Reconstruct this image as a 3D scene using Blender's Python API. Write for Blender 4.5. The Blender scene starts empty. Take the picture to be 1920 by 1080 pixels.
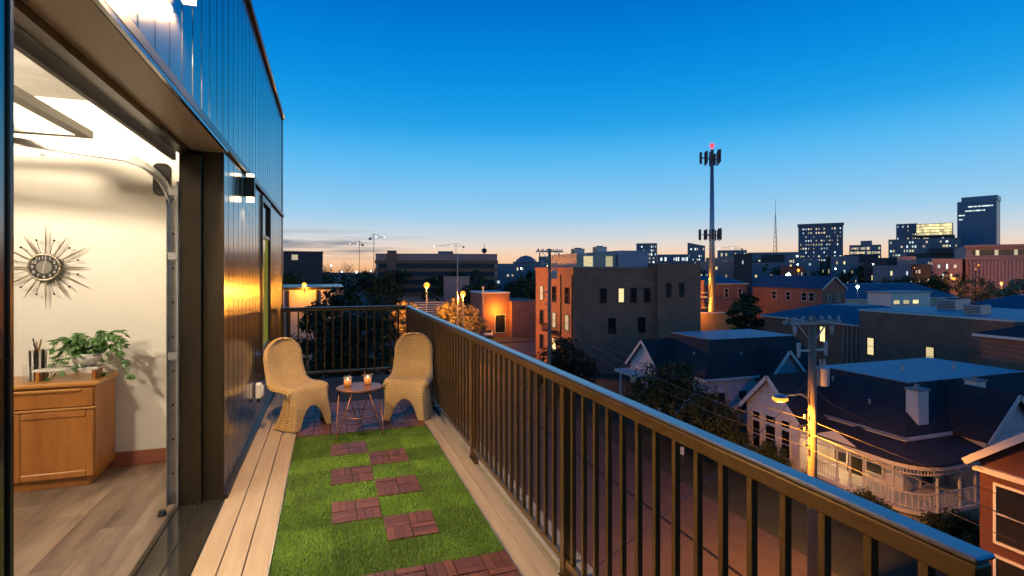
import bpy, bmesh, math, random
import numpy as np
from mathutils import Vector, Matrix
random.seed(7); RNG = np.random.default_rng(7)
scene = bpy.context.scene
COL = scene.collection
R = math.radians
DK = 11.2                       # deck level above the street
EYE = DK + 1.67
YAW = R(18.98); CS, SN = math.cos(YAW), math.sin(YAW)

def lin(r, g, b):
    f = lambda c: (c/255/12.92) if c <= 10 else ((c/255+0.055)/1.055)**2.4
    return (f(r), f(g), f(b), 1.0)

# ---------------------------------------------------------------- camera
cam = bpy.data.cameras.new('camera'); cam_o = bpy.data.objects.new('camera', cam); COL.objects.link(cam_o)
cam.sensor_width = 36.0; cam.lens = 18.75; cam.shift_y = -32/1920
cam.clip_start = 0.05; cam.clip_end = 6000
cam_o.location = (0, 0, EYE); cam_o.rotation_euler = (R(90), 0, -YAW)
scene.camera = cam_o

# ---------------------------------------------------------------- dusk sky
world = bpy.data.worlds.new('World'); scene.world = world; world.use_nodes = True
nt = world.node_tree; N = nt.nodes; L = nt.links
bg = N['Background']; bg.inputs[1].default_value = 1.0
tc = N.new('ShaderNodeTexCoord'); sep = N.new('ShaderNodeSeparateXYZ'); L.new(tc.outputs['Generated'], sep.inputs[0])
ramp = N.new('ShaderNodeValToRGB'); L.new(sep.outputs['Z'], ramp.inputs[0])
SKY = [(0.0, (240, 175, 125)), (0.016, (252, 203, 158)), (0.036, (246, 215, 188)), (0.058, (218, 219, 220)), (0.098, (158, 208, 238)), (0.16, (115, 192, 242)),
       (0.204, (88, 187, 243)), (0.259, (24, 162, 234)), (0.362, (0, 136, 222)), (0.453, (0, 112, 210)), (0.7, (0, 70, 150)), (1.0, (0, 42, 98))]
ramp.color_ramp.interpolation = 'B_SPLINE'; el = ramp.color_ramp.elements
el[0].position, el[0].color = SKY[0][0], lin(*SKY[0][1])
el[1].position, el[1].color = SKY[-1][0], lin(*SKY[-1][1])
for p, c in SKY[1:-1]:
    e = el.new(p); e.color = lin(*c)
# thin dark cloud streaks low over the horizon
mp = N.new('ShaderNodeMapping'); mp.inputs['Rotation'].default_value = (0, R(5.5), 0); mp.inputs['Scale'].default_value = (3.0, 3.0, 60.0)
L.new(tc.outputs['Generated'], mp.inputs[0])
cn = N.new('ShaderNodeTexNoise'); cn.inputs['Scale'].default_value = 1.6; cn.inputs['Detail'].default_value = 5; L.new(mp.outputs[0], cn.inputs[0])
cr = N.new('ShaderNodeMapRange'); cr.inputs[1].default_value = 0.50; cr.inputs[2].default_value = 0.66; L.new(cn.outputs[0], cr.inputs[0])
def mth(op, a, b=None):
    n = N.new('ShaderNodeMath'); n.operation = op
    for i, v in enumerate((a, b)):
        if v is None: continue
        if isinstance(v, (int, float)): n.inputs[i].default_value = v
        else: L.new(v, n.inputs[i])
    return n.outputs[0]
band = mth('SUBTRACT', sep.outputs['Z'], 0.046)
band = mth('MULTIPLY', band, band); band = mth('MULTIPLY', band, -2600); band = mth('EXPONENT', band)
azm = N.new('ShaderNodeMapRange'); azm.inputs[1].default_value = 0.19; azm.inputs[2].default_value = 0.06; L.new(sep.outputs['X'], azm.inputs[0])
cm = mth('MULTIPLY', mth('MULTIPLY', cr.outputs[0], band), azm.outputs[0]); cm = mth('MULTIPLY', cm, 0.85)
mx = N.new('ShaderNodeMixRGB'); mx.inputs[2].default_value = lin(92, 108, 130); L.new(cm, mx.inputs[0]); L.new(ramp.outputs[0], mx.inputs[1])
L.new(mx.outputs[0], bg.inputs[0])

scene.view_settings.view_transform = 'Standard'; scene.view_settings.look = 'None'
scene.view_settings.exposure = 0.0; scene.view_settings.gamma = 1.0; scene.view_settings.use_curve_mapping = False
scene.render.engine = 'CYCLES'
scene.cycles.use_denoising = True
scene.cycles.max_bounces = 7; scene.cycles.diffuse_bounces = 3; scene.cycles.glossy_bounces = 4; scene.cycles.transmission_bounces = 6
scene.cycles.caustics_reflective = False; scene.cycles.caustics_refractive = False
scene.cycles.sample_clamp_indirect = 3.0

# ---------------------------------------------------------------- pixel helpers (a pixel of the 1920 px photograph gives a direction)
def at(px, d):                  # ground-plan point seen at column px, at depth d
    a = (px-960)/1000.0
    return d*(SN+a*CS), d*(CS-a*SN)
def hz(py, d): return EYE-(py-508)/1000.0*d

# ---------------------------------------------------------------- materials
MATS = {}
def pm(name, c, rough=0.6, metal=0.0, c2=None, ns=3.0, stretch=(1, 1, 1), bump=0.0, bs=None, spec=0.5, coat=0.0,
       emit=None, es=0.0, trans=0.0, rnd=0.0, kind=None, ksc=1.0, alpha=1.0, attr=None, detail=5):
    m = bpy.data.materials.new(name); m.use_nodes = True; MATS[name] = m
    t = m.node_tree; n = t.nodes; l = t.links; b = n['Principled BSDF']
    c = tuple(c)+(1,) if len(c) == 3 else c
    b.inputs['Roughness'].default_value = rough; b.inputs['Metallic'].default_value = metal
    b.inputs['Specular IOR Level'].default_value = spec; b.inputs['Coat Weight'].default_value = coat
    b.inputs['Transmission Weight'].default_value = trans; b.inputs['Alpha'].default_value = alpha
    tcn = n.new('ShaderNodeTexCoord'); mpn = n.new('ShaderNodeMapping'); l.new(tcn.outputs['Object'], mpn.inputs[0])
    mpn.inputs['Scale'].default_value = stretch
    if rnd:                      # move the pattern from object to object
        oi = n.new('ShaderNodeObjectInfo'); vm = n.new('ShaderNodeVectorMath'); vm.operation = 'SCALE'
        l.new(oi.outputs['Random'], vm.inputs['Scale']); vm.inputs[0].default_value = (37, 53, 71); l.new(vm.outputs[0], mpn.inputs['Location'])
    src = None
    nz = n.new('ShaderNodeTexNoise'); nz.inputs['Scale'].default_value = ns; nz.inputs['Detail'].default_value = detail; nz.inputs['Roughness'].default_value = 0.62
    l.new(mpn.outputs[0], nz.inputs[0])
    c2 = tuple(x*0.72 for x in c[:3])+(1,) if c2 is None else tuple(c2[:3])+(1,)
    mr = n.new('ShaderNodeMapRange'); mr.inputs[1].default_value = 0.30; mr.inputs[2].default_value = 0.70; l.new(nz.outputs[0], mr.inputs[0])
    mix = n.new('ShaderNodeMixRGB'); mix.inputs[1].default_value = c; mix.inputs[2].default_value = c2; l.new(mr.outputs[0], mix.inputs[0])
    src = mix.outputs[0]
    bsrc = nz.outputs[0]
    if attr:
        at_ = n.new('ShaderNodeAttribute'); at_.attribute_name = attr
        mm = n.new('ShaderNodeMixRGB'); mm.blend_type = 'MULTIPLY'; mm.inputs[0].default_value = 1; l.new(src, mm.inputs[1]); l.new(at_.outputs['Color'], mm.inputs[2]); src = mm.outputs[0]
    if rnd:
        hs = n.new('ShaderNodeHueSaturation'); l.new(src, hs.inputs['Color'])
        mr2 = n.new('ShaderNodeMapRange'); mr2.inputs[3].default_value = 1-rnd; mr2.inputs[4].default_value = 1+rnd
        l.new(oi.outputs['Random'], mr2.inputs[0]); l.new(mr2.outputs[0], hs.inputs['Value']); src = hs.outputs[0]
    if kind in ('brick', 'siding', 'board'):
        sx = n.new('ShaderNodeSeparateXYZ'); l.new(tcn.outputs['Object'], sx.inputs[0])
        ad = n.new('ShaderNodeMath'); ad.operation = 'ADD'; l.new(sx.outputs[0], ad.inputs[0]); l.new(sx.outputs[1], ad.inputs[1])
        cb = n.new('ShaderNodeCombineXYZ'); l.new(ad.outputs[0], cb.inputs[0]); l.new(sx.outputs[2], cb.inputs[1])
        if kind == 'brick':
            bt = n.new('ShaderNodeTexBrick'); bt.inputs['Scale'].default_value = ksc; l.new(cb.outputs[0], bt.inputs[0])
            bt.inputs['Brick Width'].default_value = 0.22; bt.inputs['Row Height'].default_value = 0.075; bt.inputs['Mortar Size'].default_value = 0.008
            bt.inputs['Color1'].default_value = (1, 1, 1, 1); bt.inputs['Color2'].default_value = (0.7, 0.7, 0.7, 1); bt.inputs['Mortar'].default_value = (0.8, 0.85, 0.85, 1)
            mm = n.new('ShaderNodeMixRGB'); mm.blend_type = 'MULTIPLY'; mm.inputs[0].default_value = 1; l.new(src, mm.inputs[1]); l.new(bt.outputs['Color'], mm.inputs[2]); src = mm.outputs[0]
            bsrc = bt.outputs['Fac']
        else:
            wv = n.new('ShaderNodeTexWave'); wv.wave_profile = 'SAW'; wv.bands_direction = 'Y' if kind == 'siding' else 'X'
            wv.inputs['Scale'].default_value = ksc; l.new(cb.outputs[0], wv.inputs[0]); bsrc = wv.outputs[0]
    if kind == 'weave':
        bt = n.new('ShaderNodeTexBrick'); l.new(tcn.outputs['UV'], bt.inputs[0]); bt.inputs['Scale'].default_value = ksc
        bt.inputs['Brick Width'].default_value = 0.5; bt.inputs['Row Height'].default_value = 0.25; bt.inputs['Mortar Size'].default_value = 0.06; bt.inputs['Mortar Smooth'].default_value = 1
        bt.inputs['Color1'].default_value = (1, 1, 1, 1); bt.inputs['Color2'].default_value = (0.8, 0.8, 0.8, 1); bt.inputs['Mortar'].default_value = (0.35, 0.35, 0.35, 1)
        mm = n.new('ShaderNodeMixRGB'); mm.blend_type = 'MULTIPLY'; mm.inputs[0].default_value = 0.7; l.new(src, mm.inputs[1]); l.new(bt.outputs['Color'], mm.inputs[2]); src = mm.outputs[0]
        inv = n.new('ShaderNodeMath'); inv.operation = 'SUBTRACT'; inv.inputs[0].default_value = 1; l.new(bt.outputs['Fac'], inv.inputs[1]); bsrc = inv.outputs[0]
    l.new(src, b.inputs['Base Color'])
    if bump:
        if bs and kind is None:
            n2 = n.new('ShaderNodeTexNoise'); n2.inputs['Scale'].default_value = bs; n2.inputs['Detail'].default_value = 4; l.new(mpn.outputs[0], n2.inputs[0]); bsrc = n2.outputs[0]
        bp = n.new('ShaderNodeBump'); bp.inputs['Strength'].default_value = bump; bp.inputs['Distance'].default_value = 0.02
        l.new(bsrc, bp.inputs['Height']); l.new(bp.outputs[0], b.inputs['Normal'])
    if emit is not None:
        b.inputs['Emission Color'].default_value = tuple(emit[:3])+(1,); b.inputs['Emission Strength'].default_value = es
        if rnd:
            mr3 = n.new('ShaderNodeMapRange'); mr3.inputs[3].default_value = es*0.35; mr3.inputs[4].default_value = es*1.3
            l.new(oi.outputs['Random'], mr3.inputs[0]); l.new(mr3.outputs[0], b.inputs['Emission Strength'])
    return m

# ---------------------------------------------------------------- mesh builder
class MB:
    def __init__(s): s.v = []; s.f = []
    def add(s, vs, fs):
        o = len(s.v); s.v += [tuple(p) for p in vs]; s.f += [tuple(i+o for i in f) for f in fs]; return s
    def box(s, x0, x1, y0, y1, z0, z1):
        return s.add([(x0, y0, z0), (x1, y0, z0), (x1, y1, z0), (x0, y1, z0), (x0, y0, z1), (x1, y0, z1), (x1, y1, z1), (x0, y1, z1)],
                     [(0, 3, 2, 1), (4, 5, 6, 7), (0, 1, 5, 4), (1, 2, 6, 5), (2, 3, 7, 6), (3, 0, 4, 7)])
    def bar(s, p, q, w, h, up=(0, 0, 1)):      # rectangular bar from p to q
        p, q, up = Vector(p), Vector(q), Vector(up); d = (q-p).normalized(); sd = d.cross(up)
        if sd.length < 1e-4: sd = d.cross(Vector((1, 0, 0)))
        sd.normalize(); u = sd.cross(d); a = sd*(w/2); b = u*(h/2)
        return s.add([p-a-b, p+a-b, p+a+b, p-a+b, q-a-b, q+a-b, q+a+b, q-a+b],
                     [(0, 3, 2, 1), (4, 5, 6, 7), (0, 1, 5, 4), (1, 2, 6, 5), (2, 3, 7, 6), (3, 0, 4, 7)])
    def cyl(s, p, q, r0, r1=None, n=8, caps=True):
        p, q = Vector(p), Vector(q); r1 = r0 if r1 is None else r1; d = (q-p).normalized()
        a = d.cross(Vector((0, 0, 1)));  a = a if a.length > 1e-3 else Vector((1, 0, 0)); a.normalize(); b = d.cross(a)
        vs = []
        for c, r in ((p, r0), (q, r1)):
            for i in range(n):
                t = 2*math.pi*i/n; vs.append(c+a*(r*math.cos(t))+b*(r*math.sin(t)))
        fs = [(i, i+n, (i+1) % n+n, (i+1) % n) for i in range(n)]
        if caps: fs += [tuple(range(n)), tuple(range(2*n-1, n-1, -1))]
        return s.add(vs, fs)
    def tube(s, pts, r, n=6):
        pts = [Vector(p) for p in pts]; rs = r if isinstance(r, (list, tuple)) else [r]*len(pts); vs = []
        for k, p in enumerate(pts):
            d = (pts[min(k+1, len(pts)-1)]-pts[max(k-1, 0)]).normalized()
            a = d.cross(Vector((0.03, 0.02, 1))); a = a if a.length > 1e-2 else d.cross(Vector((1, 0, 0))); a.normalize(); b = d.cross(a)
            for i in range(n):
                t = 2*math.pi*i/n; vs.append(p+a*(rs[k]*math.cos(t))+b*(rs[k]*math.sin(t)))
        fs = [(k*n+i, k*n+(i+1) % n, (k+1)*n+(i+1) % n, (k+1)*n+i) for k in range(len(pts)-1) for i in range(n)]
        fs += [tuple(range(n-1, -1, -1)), tuple(range((len(pts)-1)*n, len(pts)*n))]
        return s.add(vs, fs)
    def ext(s, poly, vec):                     # planar polygon swept along vec
        n = len(poly); vec = Vector(vec); P = [Vector(p) for p in poly]
        return s.add(P+[p+vec for p in P], [tuple(range(n-1, -1, -1)), tuple(range(n, 2*n))]+[(i, (i+1) % n, (i+1) % n+n, i+n) for i in range(n)])
    def lathe(s, prof, c=(0, 0, 0), n=20):
        vs = [(c[0]+r*math.cos(2*math.pi*i/n), c[1]+r*math.sin(2*math.pi*i/n), c[2]+z) for r, z in prof for i in range(n)]
        return s.add(vs, [(k*n+i, k*n+(i+1) % n, (k+1)*n+(i+1) % n, (k+1)*n+i) for k in range(len(prof)-1) for i in range(n)])
    def ball(s, c, r, n=10, m=6, sz=1.0):
        prof = [(max(r*math.sin(math.pi*k/m), 1e-4), -r*sz*math.cos(math.pi*k/m)) for k in range(m+1)]
        return s.lathe(prof, c, n)
    def frust(s, a, z0, b, z1):                # a, b = (x0,x1,y0,y1)
        v = [(a[0], a[2], z0), (a[1], a[2], z0), (a[1], a[3], z0), (a[0], a[3], z0), (b[0], b[2], z1), (b[1], b[2], z1), (b[1], b[3], z1), (b[0], b[3], z1)]
        return s.add(v, [(0, 3, 2, 1), (4, 5, 6, 7), (0, 1, 5, 4), (1, 2, 6, 5), (2, 3, 7, 6), (3, 0, 4, 7)])
    def mesh(s, name, mat=None):
        me = bpy.data.meshes.new(name); me.from_pydata(s.v, [], s.f); me.update()
        bm = bmesh.new(); bm.from_mesh(me); bmesh.ops.recalc_face_normals(bm, faces=bm.faces); bm.to_mesh(me); bm.free()
        if mat: me.materials.append(MATS[mat])
        return me
    def build(s, name, mat, parent=None, smooth=False, bevel=0.0, world=False, loc=None, kind=None):
        if world and parent is not None:
            o = org(parent); s.v = [(x-o[0], y-o[1], z-o[2]) for x, y, z in s.v]
        ob = put(name, s.mesh(name, mat), parent, loc)
        if smooth:
            for p in ob.data.polygons: p.use_smooth = True
        if bevel:
            md = ob.modifiers.new('bevel', 'BEVEL'); md.width = bevel; md.segments = 1; md.limit_method = 'ANGLE'
        if kind: ob['kind'] = kind
        return ob
ORG = {}
def org(o): return ORG.get(o.name, (0, 0, 0))
def put(name, me, parent=None, loc=None, rot=None):
    ob = bpy.data.objects.new(name, me); COL.objects.link(ob)
    if parent is not None:
        ob.parent = parent; ORG[ob.name] = org(parent)
    if loc is not None: ob.location = loc
    if rot is not None: ob.rotation_euler = rot
    return ob
def thing(name, label, cat, loc=(0, 0, 0), rotz=0.0, group=None):
    o = bpy.data.objects.new(name, None); COL.objects.link(o); o.location = loc; o.rotation_euler = (0, 0, rotz)
    o.empty_display_size = 0.2; ORG[o.name] = tuple(loc); tag(o, label, cat, group); return o
def tag(o, label, cat, group=None):
    o['label'] = label; o['category'] = cat
    if group: o['group'] = group
    return o
def struct(o): o['kind'] = 'structure'; return o
def lamp(name, kind, loc, power, color, parent=None, **kw):
    d = bpy.data.lights.new(name, kind); d.energy = power; d.color = color
    for k, v in kw.items():
        if k != 'rot': setattr(d, k, v)
    o = bpy.data.objects.new(name, d); COL.objects.link(o)
    if parent is not None:
        p = org(parent); o.parent = parent; o.location = (loc[0]-p[0], loc[1]-p[1], loc[2]-p[2])
    else: o.location = loc
    if 'rot' in kw: o.rotation_euler = kw['rot']
    return o
SODIUM = (1.0, 0.36, 0.035); WARM = (1.0, 0.64, 0.31)

# ---------------------------------------------------------------- palette
pm('asphalt', (0.095, 0.066, 0.052), 0.75, c2=(0.062, 0.044, 0.036), ns=0.5, bump=0.15, bs=60)
pm('paving', (0.09, 0.062, 0.047), 0.85, c2=(0.06, 0.042, 0.033), ns=1.2, bump=0.2, bs=30)
pm('concrete', (0.36, 0.34, 0.31), 0.85, c2=(0.25, 0.235, 0.215), ns=1.2, bump=0.2, bs=30)
pm('paint', (0.75, 0.74, 0.70), 0.6)
pm('earth', (0.045, 0.05, 0.03), 0.95, c2=(0.06, 0.05, 0.035), ns=0.15, bump=0.3, bs=4)
pm('lawn', (0.032, 0.042, 0.018), 0.95, c2=(0.024, 0.026, 0.014), ns=0.6, bump=0.4, bs=25)
pm('panel', (0.30, 0.29, 0.28), 0.17, 1.0, c2=(0.24, 0.235, 0.23), ns=0.8, stretch=(1, 3, 0.25), bump=0.05, bs=2.6, rnd=0.08)
pm('bronze', (0.040, 0.031, 0.019), 0.28, 0.5, c2=(0.030, 0.024, 0.015), ns=8, bump=0.02, bs=90)
pm('soffit', (0.86, 0.79, 0.66), 0.35, 0.1, c2=(0.80, 0.73, 0.60), ns=3)
pm('sill', (0.02, 0.019, 0.017), 0.09, 0.2, c2=(0.04, 0.037, 0.03), ns=9, bump=0.015, bs=40)
pm('backing', (0.02, 0.02, 0.02), 0.8)
pm('steel', (0.62, 0.61, 0.58), 0.32, 1.0, ns=12)
pm('galv', (0.46, 0.46, 0.45), 0.45, 0.8, ns=6)
pm('black', (0.018, 0.018, 0.018), 0.5)
pm('rail_cap', (0.30, 0.31, 0.33), 0.24, 0.9, c2=(0.24, 0.25, 0.27), ns=5, bump=0.02, bs=40)
pm('rail_metal', (0.19, 0.112, 0.042), 0.27, 0.75, c2=(0.15, 0.09, 0.035), ns=5, bump=0.02, bs=60)
pm('deck', (0.36, 0.28, 0.20), 0.5, c2=(0.27, 0.205, 0.145), ns=2.2, stretch=(9, 0.7, 9), bump=0.12, bs=10, rnd=0.10)
pm('tile_wood', (0.125, 0.043, 0.021), 0.45, c2=(0.075, 0.026, 0.014), ns=6, stretch=(1, 6, 1), bump=0.12, bs=18, rnd=0.28)
pm('tile_base', (0.03, 0.02, 0.018), 0.7)
pm('turf_mat', (0.03, 0.055, 0.012), 0.95)
pm('blade', (0.21, 0.40, 0.06), 0.55, c2=(0.14, 0.30, 0.04), ns=2.5, attr='col', spec=0.25)
pm('plaster', (0.80, 0.76, 0.69), 0.75, c2=(0.76, 0.72, 0.65), ns=1.5, bump=0.03, bs=60)
pm('ceiling', (0.82, 0.80, 0.76), 0.85)
pm('baseboard', (0.34, 0.115, 0.065), 0.5)
pm('vinyl', (0.31, 0.225, 0.165), 0.36, c2=(0.095, 0.066, 0.05), ns=1.3, stretch=(6, 0.9, 1), bump=0.05, bs=20, rnd=0.16)
pm('maple', (0.43, 0.17, 0.036), 0.33, c2=(0.27, 0.092, 0.018), ns=2.4, stretch=(3, 3, 0.55), coat=0.25)
pm('maple_top', (0.50, 0.24, 0.065), 0.3, c2=(0.40, 0.165, 0.038), ns=2.4, stretch=(0.6, 5, 3), coat=0.25)
pm('wicker', (0.80, 0.56, 0.27), 0.5, c2=(0.68, 0.46, 0.21), ns=5, bump=0.9, kind='weave', ksc=15.0)
pm('copper', (0.42, 0.19, 0.09), 0.38, 0.75, c2=(0.30, 0.13, 0.06), ns=10)
pm('ceramic', (0.78, 0.75, 0.68), 0.3)
pm('leaf_in', (0.035, 0.105, 0.02), 0.35, c2=(0.09, 0.19, 0.05), ns=25)
pm('glass', (0.9, 0.92, 0.92), 0.03, alpha=0.16, spec=0.9)
pm('lit_wax', (0.85, 0.27, 0.03), 0.3, emit=(1.0, 0.30, 0.03), es=0.35, c2=(0.9, 0.36, 0.05))  # orange candle wax, its candlelit glow put in as emission
pm('flame', (1, 0.8, 0.4), 0.5, emit=(1.0, 0.62, 0.22), es=9)
pm('white_plastic', (0.74, 0.72, 0.68), 0.45)
pm('lens', (1, 0.9, 0.7), 0.5, emit=(1.0, 0.74, 0.40), es=6)
pm('bulb_room', (1, 0.95, 0.85), 0.5, emit=(1.0, 0.90, 0.72), es=12)
pm('dial', (0.015, 0.015, 0.015), 0.4); pm('brass', (0.46, 0.40, 0.30), 0.35, 0.9); pm('dial_mid', (0.25, 0.24, 0.22), 0.4, 0.5)
pm('red_tag', (0.75, 0.06, 0.03), 0.5)
pm('door_glass', (0.78, 0.80, 0.78), 0.12, alpha=0.18)
pm('room_window', (0.10, 0.10, 0.03), 0.06, emit=(0.50, 0.46, 0.07), es=0.32, spec=0.8)
pm('pane_dark', (0.015, 0.017, 0.02), 0.07, spec=0.8)
pm('pane_lit', (0.5, 0.45, 0.3), 0.3, emit=(1.0, 0.80, 0.36), es=1.1, rnd=0.05)
pm('pane_dim', (0.3, 0.28, 0.22), 0.2, emit=(1.0, 0.84, 0.50), es=0.6, rnd=0.05)
pm('pane_cool', (0.4, 0.45, 0.45), 0.3, emit=(0.85, 1.0, 0.92), es=1.2, rnd=0.05)
pm('brick_brown', (0.42, 0.185, 0.11), 0.85, c2=(0.32, 0.14, 0.085), ns=0.7, kind='brick', bump=0.3)
pm('brick_red', (0.15, 0.05, 0.034), 0.85, c2=(0.11, 0.038, 0.026), ns=0.9, kind='brick', bump=0.3)
pm('brick_salmon', (0.40, 0.17, 0.105), 0.85, c2=(0.31, 0.13, 0.08), ns=0.9, kind='brick', bump=0.3)
pm('siding', (0.68, 0.63, 0.60), 0.65, c2=(0.58, 0.54, 0.52), ns=1.3, kind='siding', ksc=2.2, bump=0.5)
pm('stucco', (0.50, 0.42, 0.31), 0.85, c2=(0.40, 0.34, 0.25), ns=0.8, bump=0.15, bs=20)
pm('grey_stucco', (0.36, 0.37, 0.40), 0.8, c2=(0.30, 0.31, 0.34), ns=0.6)
pm('lamplit_ochre', (0.46, 0.25, 0.09), 0.85, c2=(0.38, 0.20, 0.07), ns=0.8)  # yard wall, orange lamp light put into its colour
pm('trim', (0.74, 0.69, 0.60), 0.55, c2=(0.64, 0.59, 0.51), ns=3)
pm('shingle', (0.034, 0.031, 0.030), 0.85, c2=(0.021, 0.020, 0.020), ns=1.4, kind='siding', ksc=3.2, bump=0.35)
pm('membrane', (0.24, 0.32, 0.37), 0.5, c2=(0.18, 0.25, 0.30), ns=0.35, bump=0.05, bs=3)
pm('blue_roof', (0.045, 0.08, 0.13), 0.5, c2=(0.032, 0.058, 0.10), ns=0.5, kind='board', ksc=0.7, bump=0.25)
pm('wood_pole', (0.30, 0.215, 0.14), 0.85, c2=(0.20, 0.145, 0.10), ns=3, stretch=(8, 8, 0.4), bump=0.4, bs=8)
pm('insulator', (0.55, 0.54, 0.52), 0.3); pm('grey_wood', (0.46, 0.43, 0.38), 0.85, c2=(0.34, 0.31, 0.28), ns=4, stretch=(0.5, 6, 6))
pm('transformer', (0.55, 0.53, 0.50), 0.5, c2=(0.46, 0.44, 0.42), ns=4)
pm('cable', (0.06, 0.055, 0.05), 0.5)
pm('sodium', (1, 0.5, 0.1), 0.5, emit=(1.0, 0.33, 0.025), es=2.3)
pm('white_bulb', (1, 1, 1), 0.5, emit=(0.85, 1.0, 0.95), es=14)
pm('red_bulb', (1, 0.1, 0.1), 0.5, emit=(1.0, 0.05, 0.09), es=1.8)
pm('bark', (0.09, 0.07, 0.05), 0.9, c2=(0.05, 0.04, 0.03), ns=6, stretch=(4, 4, 0.6), bump=0.5)
pm('leaf_dark', (0.030, 0.044, 0.014), 0.55, c2=(0.016, 0.025, 0.009), ns=2.5, spec=0.2)
pm('leaf_mid', (0.060, 0.072, 0.022), 0.65, spec=0.15, c2=(0.04, 0.055, 0.018), ns=1.5)
pm('leaf_lamplit', (0.30, 0.23, 0.10), 0.6, c2=(0.19, 0.15, 0.065), ns=1.5)  # leaves near the sodium lamps, the orange light mixed into their colour
pm('tower_glass', (0.01, 0.15, 0.28), 0.35, 0.0, c2=(0.008, 0.12, 0.23), ns=0.03, spec=0.8)
pm('far_grey', (0.22, 0.22, 0.24), 0.7, c2=(0.17, 0.17, 0.19), ns=0.05)
pm('far_blue', (0.04, 0.12, 0.22), 0.35, c2=(0.05, 0.075, 0.12), ns=0.05)
pm('far_dark', (0.06, 0.055, 0.06), 0.8, c2=(0.045, 0.042, 0.045), ns=0.05)
pm('far_rose', (0.55, 0.31, 0.25), 0.85, c2=(0.47, 0.26, 0.21), ns=0.05)
pm('car_dark', (0.05, 0.06, 0.07), 0.25, 0.4, coat=0.6); pm('car_white', (0.6, 0.6, 0.58), 0.3, coat=0.6); pm('tyre', (0.015, 0.015, 0.015), 0.8)
# ================================================================ the setting on the ground
g = struct(MB().box(-2500, 3500, -1500, 4500, -2.0, -0.02).build('ground', 'earth'))
struct(MB().box(5.0, 16.4, -60, 260, -0.02, 0.0).build('road', 'asphalt'))
struct(MB().box(16.4, 120, 76, 90, -0.02, 0.004).build('cross_road', 'asphalt'))
for k, (x0, x1, y0, y1) in enumerate(((17.0, 20.2, -60, 75.5), (1.6, 4.6, -60, 260), (17.0, 120, 90.6, 93))):
    pv = struct(MB().box(x0, x1, y0, y1, -0.02, 0.12).build('pavement', 'paving'))
for x0, x1, y0, y1 in ((16.4, 17.0, -60, 75.5), (4.6, 5.0, -60, 260)):
    struct(MB().box(x0, x1, y0, y1, -0.02, 0.135).build('kerb', 'paving', bevel=0.02))
struct(MB().box(20.2, 26.5, -20, 75, -0.02, 0.06).build('front_lawn', 'lawn'))
struct(MB().box(30, 75, 140, 175, -0.02, 0.5).build('park_lawn', 'lawn'))

# ================================================================ our building: body, metal facade, opening
XW = -0.73                                    # facade plane
Y0, Y1, YE = 1.62, 4.38, 9.67                 # opening from Y0 to Y1, building corner YE
HO, HT = 2.54, 4.20                           # opening height, parapet
home = thing('townhouse', 'townhouse clad in dark vertical metal panels, open onto the balcony', 'building', (0, 0, 0))
MB().box(-6.2, 1.30, -3, 9.0, 0, DK-0.32).build('lower_wall', 'brick_brown', home)
MB().box(-6.2, -0.95, 9.0, YE-0.02, 0, DK-0.32).build('lower_wall', 'brick_brown', home)
MB().box(-6.2, -0.735, -3, 9.05, DK-0.32, DK-0.06).box(-0.735, 1.43, -1.6, 9.05, DK-0.32, DK-0.07).build('balcony_slab', 'concrete', home)
b = MB()                                      # backing wall behind the panels, with the opening left free
b.box(-0.95, XW-0.022, -3, Y0-0.02, DK-0.06, DK+HO).box(-0.95, XW-0.022, Y1+0.02, YE-0.02, DK-0.06, DK+HO)
b.box(-0.95, XW-0.022, -3, YE-0.02, DK+HO+0.002, DK+HT)
b.box(-6.2, -0.952, YE-0.2, YE-0.03, DK-0.06, DK+HT)
b.build('backing_wall', 'backing', home)
PW = 0.23
def panel_mesh(z0, z1, nm):
    m = MB().box(-0.02, 0.0, 0.0011, PW-0.0011, z0, z1).box(-0.001, 0.0018, PW-0.008, PW-0.004, z0, z1)
    return m.mesh(nm, 'panel')
low, up, sill_p = panel_mesh(0.03, 2.555, 'panel'), panel_mesh(2.63, HT-0.01, 'panel'), panel_mesh(0.03, 0.66, 'panel')
near = panel_mesh(0.03, 2.555, 'panel')
for k in range(-14, 35):
    y = Y0+k*PW
    put('metal_panel', up, home, (XW, y, DK))
    if y < Y0-0.01: put('metal_panel', near, home, (XW, y, DK))
    elif y > Y1-0.01:
        put('metal_panel', sill_p if 9.9 < (y-Y1)/PW < 13.9 else low, home, (XW, y, DK))
MB().box(XW-0.02, XW+0.028, -1.6, YE, DK+2.565, DK+2.62).build('flashing', 'bronze', home, bevel=0.004)
MB().box(XW-0.25, XW+0.035, -1.6, YE+0.02, DK+HT, DK+HT+0.06).build('coping', 'bronze', home, bevel=0.005)
MB().box(XW-0.02, XW+0.012, YE-0.06, YE+0.012, DK, DK+HT-0.002).build('corner_trim', 'panel', home)
MB().box(XW-0.015, XW+0.03, Y1, 8.98, DK+0.0, DK+0.028).build('base_flashing', 'bronze', home)
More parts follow.
